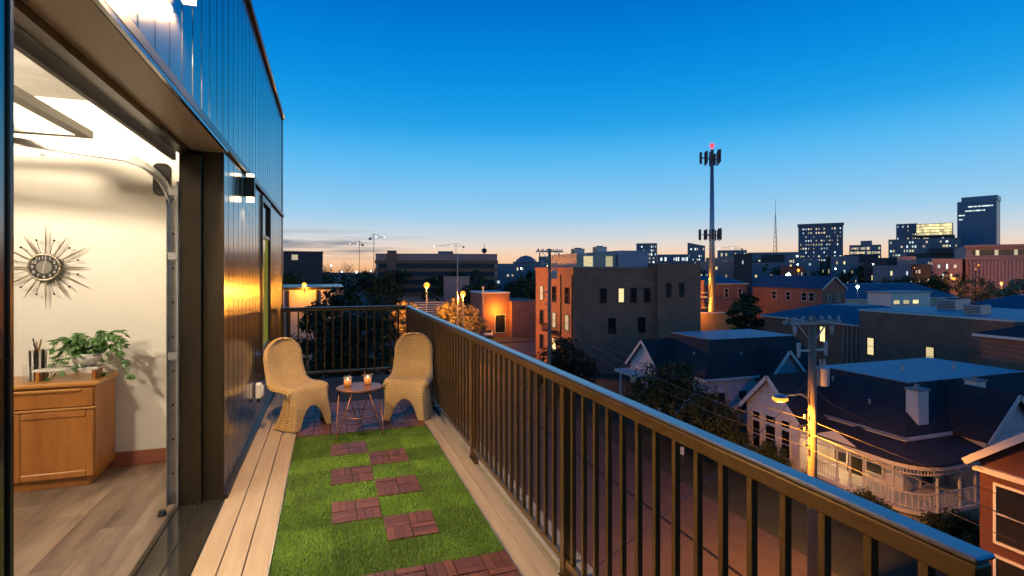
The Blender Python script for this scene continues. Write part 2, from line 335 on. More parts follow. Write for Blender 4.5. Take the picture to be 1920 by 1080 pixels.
# lining of the opening
MB().box(-0.86, XW+0.006, Y1-0.004, Y1+0.018, DK, DK+HO-0.002).box(-1.0, -0.862, Y1-0.05, Y1+0.018, DK, DK+HO-0.042).build('door_jamb', 'bronze', home, bevel=0.003)
MB().box(-1.0, XW+0.006, Y0-0.018, Y0+0.004, DK, DK+HO-0.002).build('door_jamb', 'bronze', home, bevel=0.003)
MB().box(-0.93, XW+0.01, Y0, Y1, DK+HO-0.004, DK+HO+0.02).build('soffit', 'soffit', home)
MB().box(-1.0, -0.932, Y0, Y1, DK+HO-0.04, DK+HO+0.02).build('soffit_trim', 'bronze', home)
MB().box(XW-0.004, XW+0.03, Y0-0.01, Y1+0.01, DK+HO+0.0, DK+HO+0.02).build('drip_edge', 'panel', home)
sl = MB().box(-1.0, XW+0.012, Y0, Y1, DK-0.06, DK+0.006).build('door_sill', 'sill', home, bevel=0.004)
MB().box(-0.875, -0.868, Y0, Y1, DK+0.006, DK+0.009).box(-1.03, -1.0, Y0, Y1, DK-0.03, DK+0.012).build('sill_strip', 'bronze', home)
# window in the facade
wy0, wy1 = Y1+10*PW, Y1+14*PW
wf = MB().box(XW-0.03, XW+0.02, wy0, wy0+0.05, DK+0.72, DK+2.54).box(XW-0.03, XW+0.02, wy1-0.05, wy1, DK+0.72, DK+2.54)
wf.box(XW-0.03, XW+0.02, wy0+0.05, wy1-0.05, DK+2.47, DK+2.54).box(XW-0.03, XW+0.02, wy0+0.05, wy1-0.05, DK+0.72, DK+0.78).box(XW-0.03, XW+0.012, wy0+0.05, wy1-0.05, DK+2.06, DK+2.10)
w = wf.build('window', 'bronze', home)
MB().box(XW-0.02, XW-0.012, wy0+0.05, wy1-0.05, DK+0.78, DK+2.06).build('pane', 'room_window', w)
MB().box(XW-0.02, XW-0.012, wy0+0.05, wy1-0.05, DK+2.10, DK+2.47).build('pane', 'pane_dark', w)
MB().box(XW-0.03, XW+0.06, wy0-0.02, wy1+0.02, DK+0.675, DK+0.715).build('sill', 'panel', w)
# room shell behind the opening
YR = 5.40
MB().box(-5.6, -0.952, YR, YR+0.12, DK-0.02, DK+3.2).build('room_wall', 'plaster', home)
MB().box(-5.72, -5.6, -1.5, YR+0.1, DK-0.02, DK+3.2).box(-5.6, -0.952, -1.62, -1.5, DK-0.02, DK+3.2).build('room_wall', 'plaster', home)
MB().box(-1.0, -0.951, Y1+0.02, YR, DK-0.02, DK+3.1).box(-1.0, -0.951, -1.5, Y0-0.02, DK-0.02, DK+3.1).box(-1.0, -0.951, Y0-0.02, Y1+0.02, DK+HO+0.022, DK+3.1).build('room_wall', 'plaster', home)
MB().box(-5.6, -0.96, -1.5, YR, DK+3.1, DK+3.2).build('ceiling', 'ceiling', home)
MB().box(-5.6, -1.01, YR-0.014, YR-0.001, DK+0.012, DK+0.125).build('baseboard', 'baseboard', home, bevel=0.004)
MB().box(-5.6, -1.01, YR-0.03, YR-0.001, DK+0.0, DK+0.012).build('baseboard_foot', 'baseboard', home)
fl = struct(MB().box(-5.6, -1.03, -1.5, YR, DK-0.06, DK-0.008).build('room_floor', 'backing'))
pk = MB().box(0.0004, 0.1796, 0.0004, 1.2196, -0.009, 0.0).mesh('plank', 'vinyl')
for i in range(14):
    y = -1.5-(i*0.47) % 1.22
    while y < YR-0.02:
        l = min(1.22, YR-y)
        if y > 0.0 or y+1.22 > 0.3:
            o = put('plank', pk, fl, (-1.031-0.18*(i+1), y, DK)); o.scale[1] = l/1.22
        y += 1.22

# ================================================================ deck of the balcony
deck = struct(MB().box(XW+0.012, 1.2, -1.5, 8.98, DK-0.07, DK-0.035).build('deck', 'backing'))
bd = MB().box(0, 0.128, 0, 10.4, -0.028, 0).mesh('plank', 'deck')
for x in (-0.715, -0.582, -0.449):
    o = put('plank', bd, deck, (x, -1.45, DK)); o.modifiers.new('bevel', 'BEVEL').width = 0.003
bd2 = MB().box(0, 0.094, 0, 10.4, -0.028, 0).mesh('plank', 'deck')
for x in (1.006, 1.104):
    o = put('plank', bd2, deck, (x, -1.45, DK)); o.modifiers.new('bevel', 'BEVEL').width = 0.003
MB().box(-0.320, -0.312, -1.45, 8.9, DK-0.035, DK+0.008).build('edging_strip', 'galv', deck)
MB().box(0.998, 1.005, -1.45, 8.9, DK-0.035, DK+0.008).build('edging_strip', 'galv', deck)
MB().box(1.275, 1.425, -1.6, 9.04, DK-0.07, DK-0.03).build('coping_stone', 'concrete', deck)

# interlocking wooden deck tiles
TX, TY, TP, TR = -0.31, 3.02, 0.3275, 0.34
q = 0.0
slw = (TP/2-0.006)/3
sm_a = MB().box(-slw/2+0.0016, slw/2-0.0016, -TR/4+0.003, TR/4-0.003, -0.018, 0.0).mesh('slat', 'tile_wood')
sm_b = MB().box(-(TR/2-0.006)/6+0.0016, (TR/2-0.006)/6-0.0016, -TP/4+0.003, TP/4-0.003, -0.018, 0.0).mesh('slat', 'tile_wood')
tb = MB().box(-TP/2+0.002, TP/2-0.002, -TR/2+0.002, TR/2-0.002, -0.034, -0.012).mesh('tile_base', 'tile_base')
def deck_tile(col, row, label, group=None):
    cx, cy = TX+(col+0.5)*TP, TY+(row+0.5)*TR
    t = thing('deck_tile', label, 'deck tile', (cx, cy, DK), 0, group)
    put('base', tb, t)
    for qx in (-1, 1):
        for qy in (-1, 1):
            vert = (qx*qy > 0) ^ (row % 2 == 0)
            for k in (-1, 0, 1):
                z = 0.008+random.uniform(-0.0025, 0.002)
                if vert: put('slat', sm_a, t, (qx*TP/4+k*slw, qy*TR/4, z), (0, 0, random.uniform(-.01, .01)))
                else: put('slat', sm_b, t, (qx*TP/4, qy*TR/4+k*(TR/2-0.006)/3, z), (0, 0, R(90)+random.uniform(-.01, .01)))
steps = [(2, 1, 'red-brown slatted tile in the turf, first from the wooden tile strip'), (1, 2, 'red-brown slatted tile in the turf, second from the wooden tile strip'),
         (2, 3, 'red-brown slatted tile in the turf, third from the wooden tile strip'), (1, 4, 'red-brown slatted tile in the turf, fourth from the wooden tile strip'),
         (2, 5, 'red-brown slatted tile in the turf, second nearest the wire table'), (1, 6, 'red-brown slatted tile in the turf, nearest the wire table')]
for c, r, lb in steps: deck_tile(c, r, lb)
for r in (-2, -1):
    for c in range(4): deck_tile(c, r, 'red-brown slatted deck tile in the strip before the turf', 'tiles before the turf')
for r in range(8, 12):
    for c in range(4): deck_tile(c, r, 'red-brown slatted deck tile under the wicker chairs', 'tiles under the chairs')
# artificial turf between the tiles
turf = thing('artificial_turf', 'bright green artificial turf laid down the middle of the balcony', 'turf', (0, 0, DK))
MB().box(TX, TX+4*TP, TY, TY+8*TR, -0.03, -0.004).build('turf_backing', 'turf_mat', turf)
tiles = {(c, r) for c, r, _ in steps}
P = []; Cc = []
shade = {(c, r): random.uniform(0.72, 1.15)*(1.0 if (c+r) % 2 else 0.93) for c in range(4) for r in range(8)}
for c in range(4):
    for r in range(8):
        if (c, r) in tiles: continue
        n = 4200 if r < 3 else 2800
        pts = RNG.random((n, 2))*[TP, TR]+[TX+c*TP, TY+r*TR]; P.append(pts)
        yel = RNG.random(n)[:, None]
        lf_ = 1+0.22*np.sin(pts[:, :1]*9.1+2.3*np.sin(pts[:, 1:]*5.3))*np.sin(pts[:, 1:]*7.7+1.9*np.cos(pts[:, :1]*6.1))
        Cc.append(np.clip(lf_*shade[(c, r)]*(np.array([[0.75, 0.85, 0.7]])+yel*np.array([[0.75, 0.35, 0.25]])), 0, 2))
P = np.concatenate(P); Cc = np.concatenate(Cc); n = len(P)
ang = RNG.random(n)*6.283; h = 0.010+RNG.random(n)*0.008; lean = 0.003+RNG.random(n)*0.009; la = RNG.random(n)*6.283
wv = np.stack([np.cos(ang), np.sin(ang), np.zeros(n)], 1)*0.0016
base = np.concatenate([P, np.full((n, 1), -0.004)], 1); tip = base+np.stack([np.cos(la)*lean, np.sin(la)*lean, h], 1)
V = np.stack([base-wv, base+wv, tip], 1).reshape(-1, 3)
me = bpy.data.meshes.new('grass'); me.vertices.add(3*n); me.vertices.foreach_set('co', V.ravel()); me.loops.add(3*n); me.loops.foreach_set('vertex_index', np.arange(3*n))
me.polygons.add(n); me.polygons.foreach_set('loop_start', np.arange(n)*3); me.update(); me.validate()
ca = me.color_attributes.new('col', 'FLOAT_COLOR', 'POINT'); ca.data.foreach_set('color', np.concatenate([np.repeat(Cc, 3, 0), np.ones((3*n, 1))], 1).ravel())
me.materials.append(MATS['blade']); go = put('grass', me, turf); go['kind'] = 'stuff'

# ================================================================ railings
def railing(name, label, p, q, posts, first_bal=0.0):
    p, q = Vector(p), Vector(q); d = (q-p); ln = d.length; d.normalize(); s = Vector((-d.y, d.x, 0))
    t = thing(name, label, 'railing', (p.x, p.y, DK), math.atan2(d.y, d.x))
    MB().box(-0.0, ln, -0.024, 0.024, 1.036, 1.082).build('top_rail', 'rail_metal', t, bevel=0.004)
    MB().box(0.004, ln-0.004, -0.017, 0.017, 1.082, 1.089).build('cap_seat', 'black', t)
    MB().box(-0.004, ln+0.004, -0.029, 0.029, 1.089, 1.101).build('cap', 'rail_cap', t, bevel=0.004)
    MB().box(0, ln, -0.018, 0.018, 0.055, 0.09).build('bottom_rail', 'rail_metal', t, bevel=0.003)
    bm_ = MB().box(-0.012, 0.012, -0.012, 0.012, 0.088, 1.037).mesh('baluster', 'rail_metal')
    pst = MB().box(-0.025, 0.025, -0.025, 0.025, -0.06, 1.034).mesh('post', 'rail_metal'); ft = MB().box(-0.05, 0.05, -0.04, 0.04, -0.062, -0.02).mesh('foot', 'rail_metal')
    for x in posts:
        o = put('post', pst, t, (x, 0, 0)); put('foot', ft, o)
    x = 0.11+first_bal
    while x < ln-0.03:
        if all(abs(x-k) > 0.045 for k in posts):
            o = put('baluster', bm_, t, (x, 0, 0)); o.modifiers.new('bevel', 'BEVEL').width = 0.0018
        x += 0.1275
    return t
railing('balcony_railing', 'long bronze metal railing with square balusters beside the turf', (1.24, 0.70, 0), (1.24, 8.90, 0), (0.025, 1.99, 3.98, 5.97, 8.175))
railing('balcony_railing', 'short bronze metal railing across the end behind the chairs', (-0.70, 8.925, 0), (1.21, 8.925, 0), (0.03,), 0.02)

# ================================================================ chairs, table, glasses
def wicker_chair(label, loc, rz):
    prof = []                                   # (y, z, half width, lip)
    for k in range(9):
        z = 0.905-0.20*(1-math.cos(math.pi/2*k/8)); z = 0.905-0.205*(k/8)**1.6
        t_ = (z-0.70)/0.205; prof.append((0.285-0.02*(k/8), z, 0.215*math.sqrt(max(0.0, 1-t_*t_))+0.012, 0.02))
    for y, z, w_ in ((0.252, 0.64, .226), (0.232, 0.58, .228), (0.205, 0.52, .232), (0.165, 0.468, .24), (0.11, 0.435, .25), (0.04, 0.418, .255), (-0.04, 0.415, .258),
                     (-0.12, 0.42, .258), (-0.19, 0.422, .256), (-0.235, 0.412, .253), (-0.262, 0.39, .25)): prof.append((y, z, w_, 0.03))
    NB = len(prof); skirt = 12; nc = 28
    vs, uv = [], []
    def col(v): return v
    cum = 0; rows = []
    for i, (y, z, w_, lip) in enumerate(prof):
        if i: cum += math.hypot(y-prof[i-1][0], z-prof[i-1][1])
        back = max(0.0, min(1.0, (z-0.44)/0.15)) if i < 14 else 0.0
        row = []
        for j in range(nc+1):
            v = -1+2*j/nc; e = max(0, abs(v)-0.86)/0.14
            yy = y-0.05*back*v*v+back*0.035*e*e; zz = z+(1-back)*(0.018*v*v-0.05*e*e)
            row.append((v*w_, yy, zz)); uv.append((v*0.26, cum))
        rows.append(row)
    y0_, z0_, w0, _ = prof[-1]
    for k in range(1, skirt+1):
        t_ = k/skirt; cum += 0.034; row = []
        for j in range(nc+1):
            v = -1+2*j/nc; e = max(0, abs(v)-0.80)/0.20
            arch = 0.235*math.sqrt(max(0, 1-(v/0.52)**2)) if abs(v) < 0.52 else 0.0
            zt = z0_+0.018*v*v-0.05*e*e; zz = zt+(arch-zt)*t_
            f = 1-zz/0.39
            yy = y0_-0.055*math.sin(min(1, f*1.4)*math.pi/2)-0.01*f*f+e**1.3*(0.05+0.24*max(0, f))
            row.append((v*(w0-0.012*math.sin(math.pi*min(1, f))+0.03*f), yy, zz)); uv.append((v*0.26, cum))
        rows.append(row)
    for r_ in rows: vs += r_
    fs = [(i*(nc+1)+j, i*(nc+1)+j+1, (i+1)*(nc+1)+j+1, (i+1)*(nc+1)+j) for i in range(len(rows)-1) for j in range(nc)]
    me = bpy.data.meshes.new('shell'); me.from_pydata(vs, [], fs); ul = me.uv_layers.new(name='UVMap')
    for lp in me.loops: ul.data[lp.index].uv = uv[lp.vertex_index]
    for p_ in me.polygons: p_.use_smooth = True
    me.materials.append(MATS['wicker'])
    t = thing('wicker_chair', label, 'chair', loc, rz)
    o = put('shell', me, t); s_ = o.modifiers.new('thick', 'SOLIDIFY'); s_.thickness = 0.016; s_.offset = 0
    b_ = o.modifiers.new('round', 'BEVEL'); b_.width = 0.006; b_.segments = 2; b_.limit_method = 'ANGLE'; b_.angle_limit = R(50)
    # piping round the outline of the seat shell
    edge = [r_[0] for r_ in rows[::2]]; edge2 = [r_[-1] for r_ in rows[::2]]
    MB().tube(edge[::-1]+edge2, 0.006, 6).build('rim', 'wicker', t, smooth=True)
    return t
wicker_chair('tan wicker chair angled by the metal facade, weave in full light', (-0.34, 6.29, DK+0.009), R(35))
wicker_chair('tan wicker chair standing against the long railing', (0.90, 6.30, DK+0.009), R(-19))
tbl = thing('side_table', 'small round copper table on wire hairpin legs between wicker chairs', 'table', (0.30, 5.66, DK))
MB().lathe([(0.001, 0.468), (0.222, 0.468), (0.228, 0.474), (0.228, 0.486), (0.222, 0.49), (0.001, 0.49)], n=40).build('table_top', 'copper', tbl, bevel=0.0)
for k in range(3):
    a = R(90+120*k); c, s = math.cos(a), math.sin(a); tx, ty = -s, c
    f = (0.255*c, 0.255*s)
    pts = [(0.16*c+0.12*tx, 0.16*s+0.12*ty, 0.47), (f[0]+0.016*tx, f[1]+0.016*ty, 0.045), (f[0]+0.009*tx, f[1]+0.009*ty, 0.024), (f[0], f[1], 0.018), (f[0]-0.009*tx, f[1]-0.009*ty, 0.024), (f[0]-0.016*tx, f[1]-0.016*ty, 0.045), (0.16*c-0.12*tx, 0.16*s-0.12*ty, 0.47)]
    MB().tube(pts, 0.0055, 6).build('leg', 'copper', tbl, smooth=True)
ring = [(0.195*math.cos(2*math.pi*k/36), 0.195*math.sin(2*math.pi*k/36), 0.21) for k in range(37)]
MB().tube(ring, 0.005, 6).build('ring', 'copper', tbl, smooth=True)
def tumbler(label, x, y, fill, z):
    t = thing('glass', label, 'glass', (x, y, z))
    MB().lathe([(0.001, 0.0), (0.037, 0.0), (0.042, 0.10), (0.0395, 0.10), (0.035, 0.008), (0.001, 0.008)], n=24).build('tumbler', 'glass', t, smooth=True)
    MB().lathe([(0.001, 0.0085), (0.0345, 0.0085), (0.0345+0.004*fill/0.09, fill), (0.001, fill+0.002)], n=24).build('lit_wax', 'lit_wax', t, smooth=True)
    MB().lathe([(0.001, fill+0.002), (0.006, fill+0.006), (0.005, fill+0.014), (0.001, fill+0.026)], n=8).build('flame', 'flame', t, smooth=True)
    return t
tumbler('short glass with deep orange contents on the copper table', 0.185, 5.70, 0.062, DK+0.49)
tumbler('short glass with paler, brighter orange contents on the copper table', 0.385, 5.73, 0.068, DK+0.49)

# ================================================================ on the facade
def sconce(label, y, z, power):
    t = thing('wall_sconce', label, 'wall light', (XW, y, DK+z))
    MB().box(0.0, 0.018, -0.06, 0.06, -0.08, 0.08).build('back_plate', 'bronze', t, bevel=0.003)
    MB().box(0.018, 0.095, -0.035, 0.035, -0.09, 0.09).build('body', 'bronze', t, bevel=0.004)
    MB().box(0.027, 0.086, -0.027, 0.027, -0.135, -0.0901).build('lens', 'lens', t); MB().box(0.027, 0.086, -0.027, 0.027, 0.0901, 0.118).build('lens', 'lens', t)
    lamp('downlight', 'SPOT', (XW+0.075, y, DK+z-0.18), power, WARM, t, spot_size=R(150), spot_blend=0.6, shadow_soft_size=0.03, rot=(0, 0, 0))
    lamp('uplight', 'SPOT', (XW+0.075, y, DK+z+0.165), power*0.14, WARM, t, spot_size=R(130), spot_blend=0.6, shadow_soft_size=0.03, rot=(math.pi, 0, 0))
sconce('lit up-and-down wall light between the opening and the window', 5.36, 2.43, 200)
sconce('lit up-and-down wall light on the upper panels above the opening', 3.10, 3.17, 400)
t = thing('outlet_box', 'white weatherproof outlet box low on the metal facade', 'outlet', (XW+0.013, 6.14, DK+0.42))
MB().box(0, 0.055, -0.055, 0.055, -0.075, 0.075).build('cover', 'white_plastic', t, bevel=0.008); MB().box(0.055, 0.075, -0.045, 0.045, -0.06, 0.05).build('lid', 'white_plastic', t, bevel=0.006)
MB().box(0.01, 0.04, -0.015, 0.015, -0.12, -0.075).build('conduit', 'black', t)

# ================================================================ overhead door, folded up under the ceiling
od = thing('overhead_door', 'glazed overhead door rolled up on steel tracks inside the opening', 'door', (-1.05, 3.0, DK))
def track(y, nm):
    pts = [(-1.045, y, DK+0.02), (-1.045, y, DK+2.10)]
    for k in range(1, 9):
        a = math.pi/2*k/8; pts.append((-1.045-0.36*(1-math.cos(a)), y, DK+2.10+0.36*math.sin(a)))
    pts.append((-4.1, y, DK+2.75))
    m = MB()
    for a, b_ in zip(pts[:-1], pts[1:]):
        m.bar(a, b_, 0.006, 0.055, (1, 0, 0.2)); o = 0.022 if y > 3 else -0.022
        m.bar((a[0]-0.024, a[1]-o, a[2]), (b_[0]-0.024, b_[1]-o, b_[2]), 0.045, 0.006, (1, 0, 0.2)) if abs(a[0]-b_[0]) < 0.01 else m.bar((a[0], a[1]-o, a[2]-0.024), (b_[0], b_[1]-o, b_[2]-0.024), 0.045, 0.006)
    m.build('track', 'steel', od, world=True)
track(Y1-0.03, 'r'); track(Y0+0.03, 'l')
MB().box(-1.012, -1.0, Y1-0.075, Y1-0.05, DK+0.012, DK+2.3).build('track_angle', 'galv', od, world=True)
for k in range(9): MB().cyl((-1.03, Y1-0.078, DK+0.25+k*0.24), (-1.03, Y1-0.07, DK+0.25+k*0.24), 0.008, n=8).build('bolt', 'black', od, world=True)
for z in (1.05, 1.75, 2.2): MB().box(-1.06, -1.0, Y1-0.085, Y1-0.068, DK+z, DK+z+0.05).build('bracket', 'galv', od, world=True)
MB().cyl((-1.10, Y0-0.1, DK+2.72), (-1.10, Y1+0.15, DK+2.72), 0.016, n=10).build('torsion_shaft', 'black', od, world=True)
MB().cyl((-1.10, 2.0, DK+2.72), (-1.10, 3.2, DK+2.72), 0.035, n=14).build('torsion_spring', 'black', od, world=True)
MB().cyl((-1.10, Y1-0.02, DK+2.72), (-1.10, Y1+0.04, DK+2.72), 0.06, n=18).build('cable_drum', 'galv', od, world=True)
MB().box(-1.055, -1.03, Y0, Y1, DK+2.46, DK+2.55).build('head_seal', 'black', od, world=True)
for k in range(4):                              # four sections lying flat overhead
    x1 = -1.50-k*0.62; x0 = x1-0.60; z1 = DK+2.52+0.08*(k+0.0); z = z1
    sl_ = 0.08*0.97
    m = MB(); ya, yb = Y0+0.06, Y1-0.06
    for xa, xb in ((x0, x0+0.07), (x1-0.07, x1)): m.box(xa, xb, ya, yb, z+0.04, z+0.09)
    for yy in (ya, ya+0.86, ya+1.72, yb-0.07): m.box(x0+0.07, x1-0.07, yy, yy+0.07, z+0.042, z+0.088)
    s_ = m.build('door_section', 'galv', od, world=True)
    MB().box(x0+0.07, x1-0.07, ya+0.07, yb-0.07, z+0.06, z+0.066).build('pane', 'door_glass', s_, world=True)
m = MB(); rr = []
for cx, cz, a0 in ((0.035, 0.05, 180), (0.07, 0.05, 270), (0.07, 0.21, 0), (0.035, 0.21, 90)):
    for k in range(5):
        a = R(a0+22.5*k); rr.append((-1.175+cx+0.035*math.cos(a), Y1+0.01, DK+2.19+cz+0.035*math.sin(a)))
m.ext(rr, (0, 0.05, 0)).build('motor_cover', 'black', od, world=True)
MB().box(-1.75, -1.55, 2.62, 2.72, DK+2.54, DK+2.56).build('warning_tag', 'red_tag', od, world=True)
MB().cyl((-1.075, Y1-0.16, DK), (-1.075, Y1-0.16, DK+0.035), 0.03, 0.022, n=12).build('floor_stop', 'black', od, world=True)

# ================================================================ in the room
cl = thing('ceiling_lamp', 'round white ceiling lamp lighting the room', 'lamp', (-2.75, 2.15, DK+3.1))
MB().lathe([(0.001, -0.09), (0.16, -0.08), (0.21, -0.03), (0.21, 0.0)], n=28).build('diffuser', 'bulb_room', cl, smooth=True)
lamp('room_light', 'POINT', (-2.75, 2.15, DK+2.92), 1150, (1.0, 0.81, 0.57), cl, shadow_soft_size=0.2)
sp = thing('track_spotlight', 'white spotlight on the ceiling aimed at the clock wall', 'lamp', (-3.3, 3.5, DK+3.1))
MB().cyl((0, 0, -0.1), (0, 0, 0), 0.015, n=8).build('stem', 'white_plastic', sp); MB().cyl((0, -0.06, -0.16), (0, 0.06, -0.22), 0.05, 0.06, n=14).build('head', 'white_plastic', sp)
MB().cyl((0, 0.0615, -0.2208), (0, 0.064, -0.222), 0.05, n=14).build('lens', 'bulb_room', sp)
lamp('spot_light', 'POINT', (-3.3, 3.66, DK+2.85), 400, (1.0, 0.83, 0.60), sp, shadow_soft_size=0.06)
cb = thing('cabinet', 'low maple cabinet with panelled door and drawer against white wall', 'cabinet', (-1.70, 4.97, DK))
MB().box(-1.05, -0.012, 0.012, 0.41, 0.075, 0.775).build('carcass', 'maple', cb, bevel=0.004)
MB().box(-1.06, 0.012, -0.012, 0.42, 0.776, 0.815).build('top', 'maple_top', cb, bevel=0.012)
MB().box(-1.03, -0.06, 0.04, 0.40, 0.0, 0.074).build('plinth', 'maple', cb, bevel=0.003)
MB().box(-1.03, -0.03, -0.006, 0.012, 0.625, 0.765).build('drawer', 'maple', cb, bevel=0.006)
MB().box(-1.03, -0.10, -0.022, -0.006, 0.745, 0.768).build('drawer_pull', 'maple_top', cb, bevel=0.006)
MB().box(-1.05, -0.012, -0.016, 0.012, 0.603, 0.621).build('rail_moulding', 'maple_top', cb, bevel=0.005)
for xa, xb in ((-0.53, -0.022), (-1.045, -0.54)):
    d_ = MB().box(xa, xa+0.05, -0.012, 0.012, 0.085, 0.598).box(xb-0.05, xb, -0.012, 0.012, 0.085, 0.598).box(xa+0.05, xb-0.05, -0.012, 0.012, 0.548, 0.598).box(xa+0.05, xb-0.05, -0.012, 0.012, 0.085, 0.135).build('door', 'maple', cb, bevel=0.006)
    MB().box(xa+0.05, xb-0.05, -0.002, 0.011, 0.135, 0.548).build('door_panel', 'maple', d_)
ZC = DK+0.815
rs = thing('plant_stand', 'small pale wooden riser under the potted plant', 'stand', (-1.93, 5.14, ZC))
MB().box(-0.22, 0.20, -0.08, 0.08, 0.072, 0.094).build('board', 'trim', rs, bevel=0.004)
for x in (-0.20, 0.16): MB().box(x, x+0.022, -0.075, 0.075, 0, 0.0715).build('leg', 'maple', rs)
pl = thing('potted_plant', 'trailing green houseplant in a white bowl on the cabinet', 'plant', (-1.83, 5.14, ZC+0.094))
MB().lathe([(0.001, 0.0), (0.05, 0.0), (0.085, 0.03), (0.10, 0.075), (0.095, 0.105), (0.088, 0.105), (0.085, 0.08), (0.001, 0.075)], n=26).build('bowl', 'ceramic', pl, smooth=True)
lf, st = MB(), MB(); rd = random.Random(3)
def leaf(m, p, d, n_, L_, W_):
    p, d, n_ = Vector(p), Vector(d).normalized(), Vector(n_); s_ = d.cross(n_).normalized(); n_ = s_.cross(d)
    m.add([p, p+d*L_*.35+s_*W_-n_*.1*L_, p+d*L_-n_*.25*L_, p+d*L_*.35-s_*W_-n_*.1*L_, p+d*L_*.4+n_*.06*L_], [(0, 1, 4), (1, 2, 4), (2, 3, 4), (3, 0, 4)])
for k in range(34):
    a = rd.uniform(0, 6.28); ln = rd.uniform(0.10, 0.36); dr = rd.uniform(0.0, 1.0)
    if k < 7: a = rd.choice((2.9, 3.4, 0.1, -0.3, 3.1)); ln = rd.uniform(0.3, 0.4); dr = 1.0
    pts = []
    for i in range(8):
        u = i/7; r_ = 0.03+ln*0.72*u; zz = 0.10+0.20*math.sin(u*2.0)*(1-dr*0.45)-dr*0.28*u*u*u
        pts.append(Vector((r_*math.cos(a)*(1.05 if math.cos(a) > 0 else 0.82), r_*math.sin(a)*0.42-0.02*u, zz+rd.uniform(-.005, .005))))
    st.tube(pts, 0.0022, 4)
    for i in range(1, 8):
        for s_ in (-1, 1):
            a2 = a+s_*rd.uniform(0.4, 1.3); leaf(lf, pts[i], (math.cos(a2), math.sin(a2)*0.7, rd.uniform(-.7, .25)), (rd.uniform(-.3, .3), rd.uniform(-.6, -.1), 1), rd.uniform(.045, .075), rd.uniform(.014, .022))
lf.build('leaves', 'leaf_in', pl); st.build('stems', 'leaf_in', pl)
br = thing('pencil_cup', 'dark ribbed cup holding thin sticks beside the plant', 'cup', (-2.155, 5.16, ZC))
for k in range(14):
    a = 2*math.pi*k/14; MB().bar((0.045*math.cos(a), 0.045*math.sin(a), 0), (0.052*math.cos(a), 0.052*math.sin(a), 0.235), 0.013, 0.008, (math.cos(a), math.sin(a), 0)).build('rib', 'bronze' if k % 2 else 'trim', br)
MB().cyl((0, 0, 0), (0, 0, 0.22), 0.038, 0.044, n=14).build('liner', 'black', br)
for k in range(6):
    a = rd.uniform(0, 6.28); MB().cyl((0, 0, 0.2), (0.035*math.cos(a), 0.035*math.sin(a), rd.uniform(0.28, 0.36)), 0.0045, n=6).build('stick', 'maple' if k % 2 else 'black', br)
gt = thing('water_glass', 'empty clear tumbler on the cabinet beside the riser', 'glass', (-2.19, 5.10, ZC))
MB().lathe([(0.001, 0.0), (0.032, 0.0), (0.038, 0.12), (0.036, 0.12), (0.030, 0.007), (0.001, 0.007)], n=22).build('tumbler', 'glass', gt, smooth=True)
ck = thing('sunburst_clock', 'sunburst wall clock with black dial and metal rays', 'clock', (-2.19, YR-0.0, DK+1.70))
ck.scale = (1.0, 1, 1.0)
yf = -0.055
MB().cyl((0, 0, 0), (0, yf+0.012, 0), 0.085, n=32).build('case', 'bronze', ck)
rim = MB(); rim.add([], [])
pts = [(0.105*math.cos(2*math.pi*k/40), yf+0.0, 0.105*math.sin(2*math.pi*k/40)) for k in range(41)]
MB().tube(pts, 0.009, 8).build('bezel', 'brass', ck, smooth=True)
MB().cyl((0, yf+0.012, 0), (0, yf, 0), 0.103, n=40).build('dial', 'dial', ck); MB().cyl((0, yf, 0), (0, yf-0.002, 0), 0.052, n=32).build('dial_centre', 'dial_mid', ck)
for k in range(12):
    a = math.pi/2-2*math.pi*k/12; c, s = math.cos(a), math.sin(a)
    L_ = 0.36 if k % 2 == 0 else 0.31
    m = MB(); p = Vector((c*0.10, -0.03, s*0.10)); q = Vector((c*L_, -0.03, s*L_)); sd = Vector((-s, 0, c))
    m.add([p-sd*.006, p+sd*.006, p+(q-p)*.45+sd*.0075, q, p+(q-p)*.45-sd*.0075, p+(q-p)*.45+Vector((0, -.008, 0)), p+(q-p)*.45+Vector((0, .006, 0))],
          [(0, 1, 5), (1, 2, 5), (2, 3, 5), (3, 4, 5), (4, 0, 5), (1, 0, 6), (2, 1, 6), (3, 2, 6), (4, 3, 6), (0, 4, 6)])
    m.build('ray', 'brass', ck)
    a2 = a+math.pi/12; c2, s2 = math.cos(a2), math.sin(a2)
    rod = MB().cyl((c2*0.09, -0.035, s2*0.09), (c2*0.225, -0.035, s2*0.225), 0.0022, n=6).build('rod', 'bronze', ck)
    MB().ball((c2*0.228, -0.035, s2*0.228), 0.009).build('ball', 'dial', rod, smooth=True)
    f = bpy.data.curves.new('numeral', 'FONT'); f.body = str(12 if k == 0 else k); f.size = 0.036; f.align_x = 'CENTER'; f.align_y = 'CENTER'; f.extrude = 0.0006
    f.materials.append(MATS['ceramic']); fo = bpy.data.objects.new('tmp', f); COL.objects.link(fo); bpy.context.view_layer.update()
    nm = bpy.data.meshes.new_from_object(fo.evaluated_get(bpy.context.evaluated_depsgraph_get())); bpy.data.objects.remove(fo); nm.materials.clear(); nm.materials.append(MATS['ceramic'])
    put('numeral', nm, ck, (c*0.079, yf-0.0022, s*0.079), (R(90), 0, 0))
MB().bar((0, yf-0.005, -0.012), (0.012, yf-0.005, 0.062), 0.005, 0.002, (0, 1, 0)).build('hand', 'ceramic', ck); MB().bar((0, yf-0.007, 0.012), (-0.006, yf-0.007, -0.046), 0.006, 0.002, (0, 1, 0)).build('hand', 'ceramic', ck)
wp = thing('wall_bracket', 'tiny metal bracket high on the white room wall', 'bracket', (-2.24, YR, DK+2.63))
MB().box(-0.03, 0.03, -0.008, 0, -0.012, 0.012).build('plate', 'galv', wp); MB().cyl((0, -0.008, 0), (0.02, -0.04, -0.006), 0.006, n=6).build('pin', 'galv', wp)
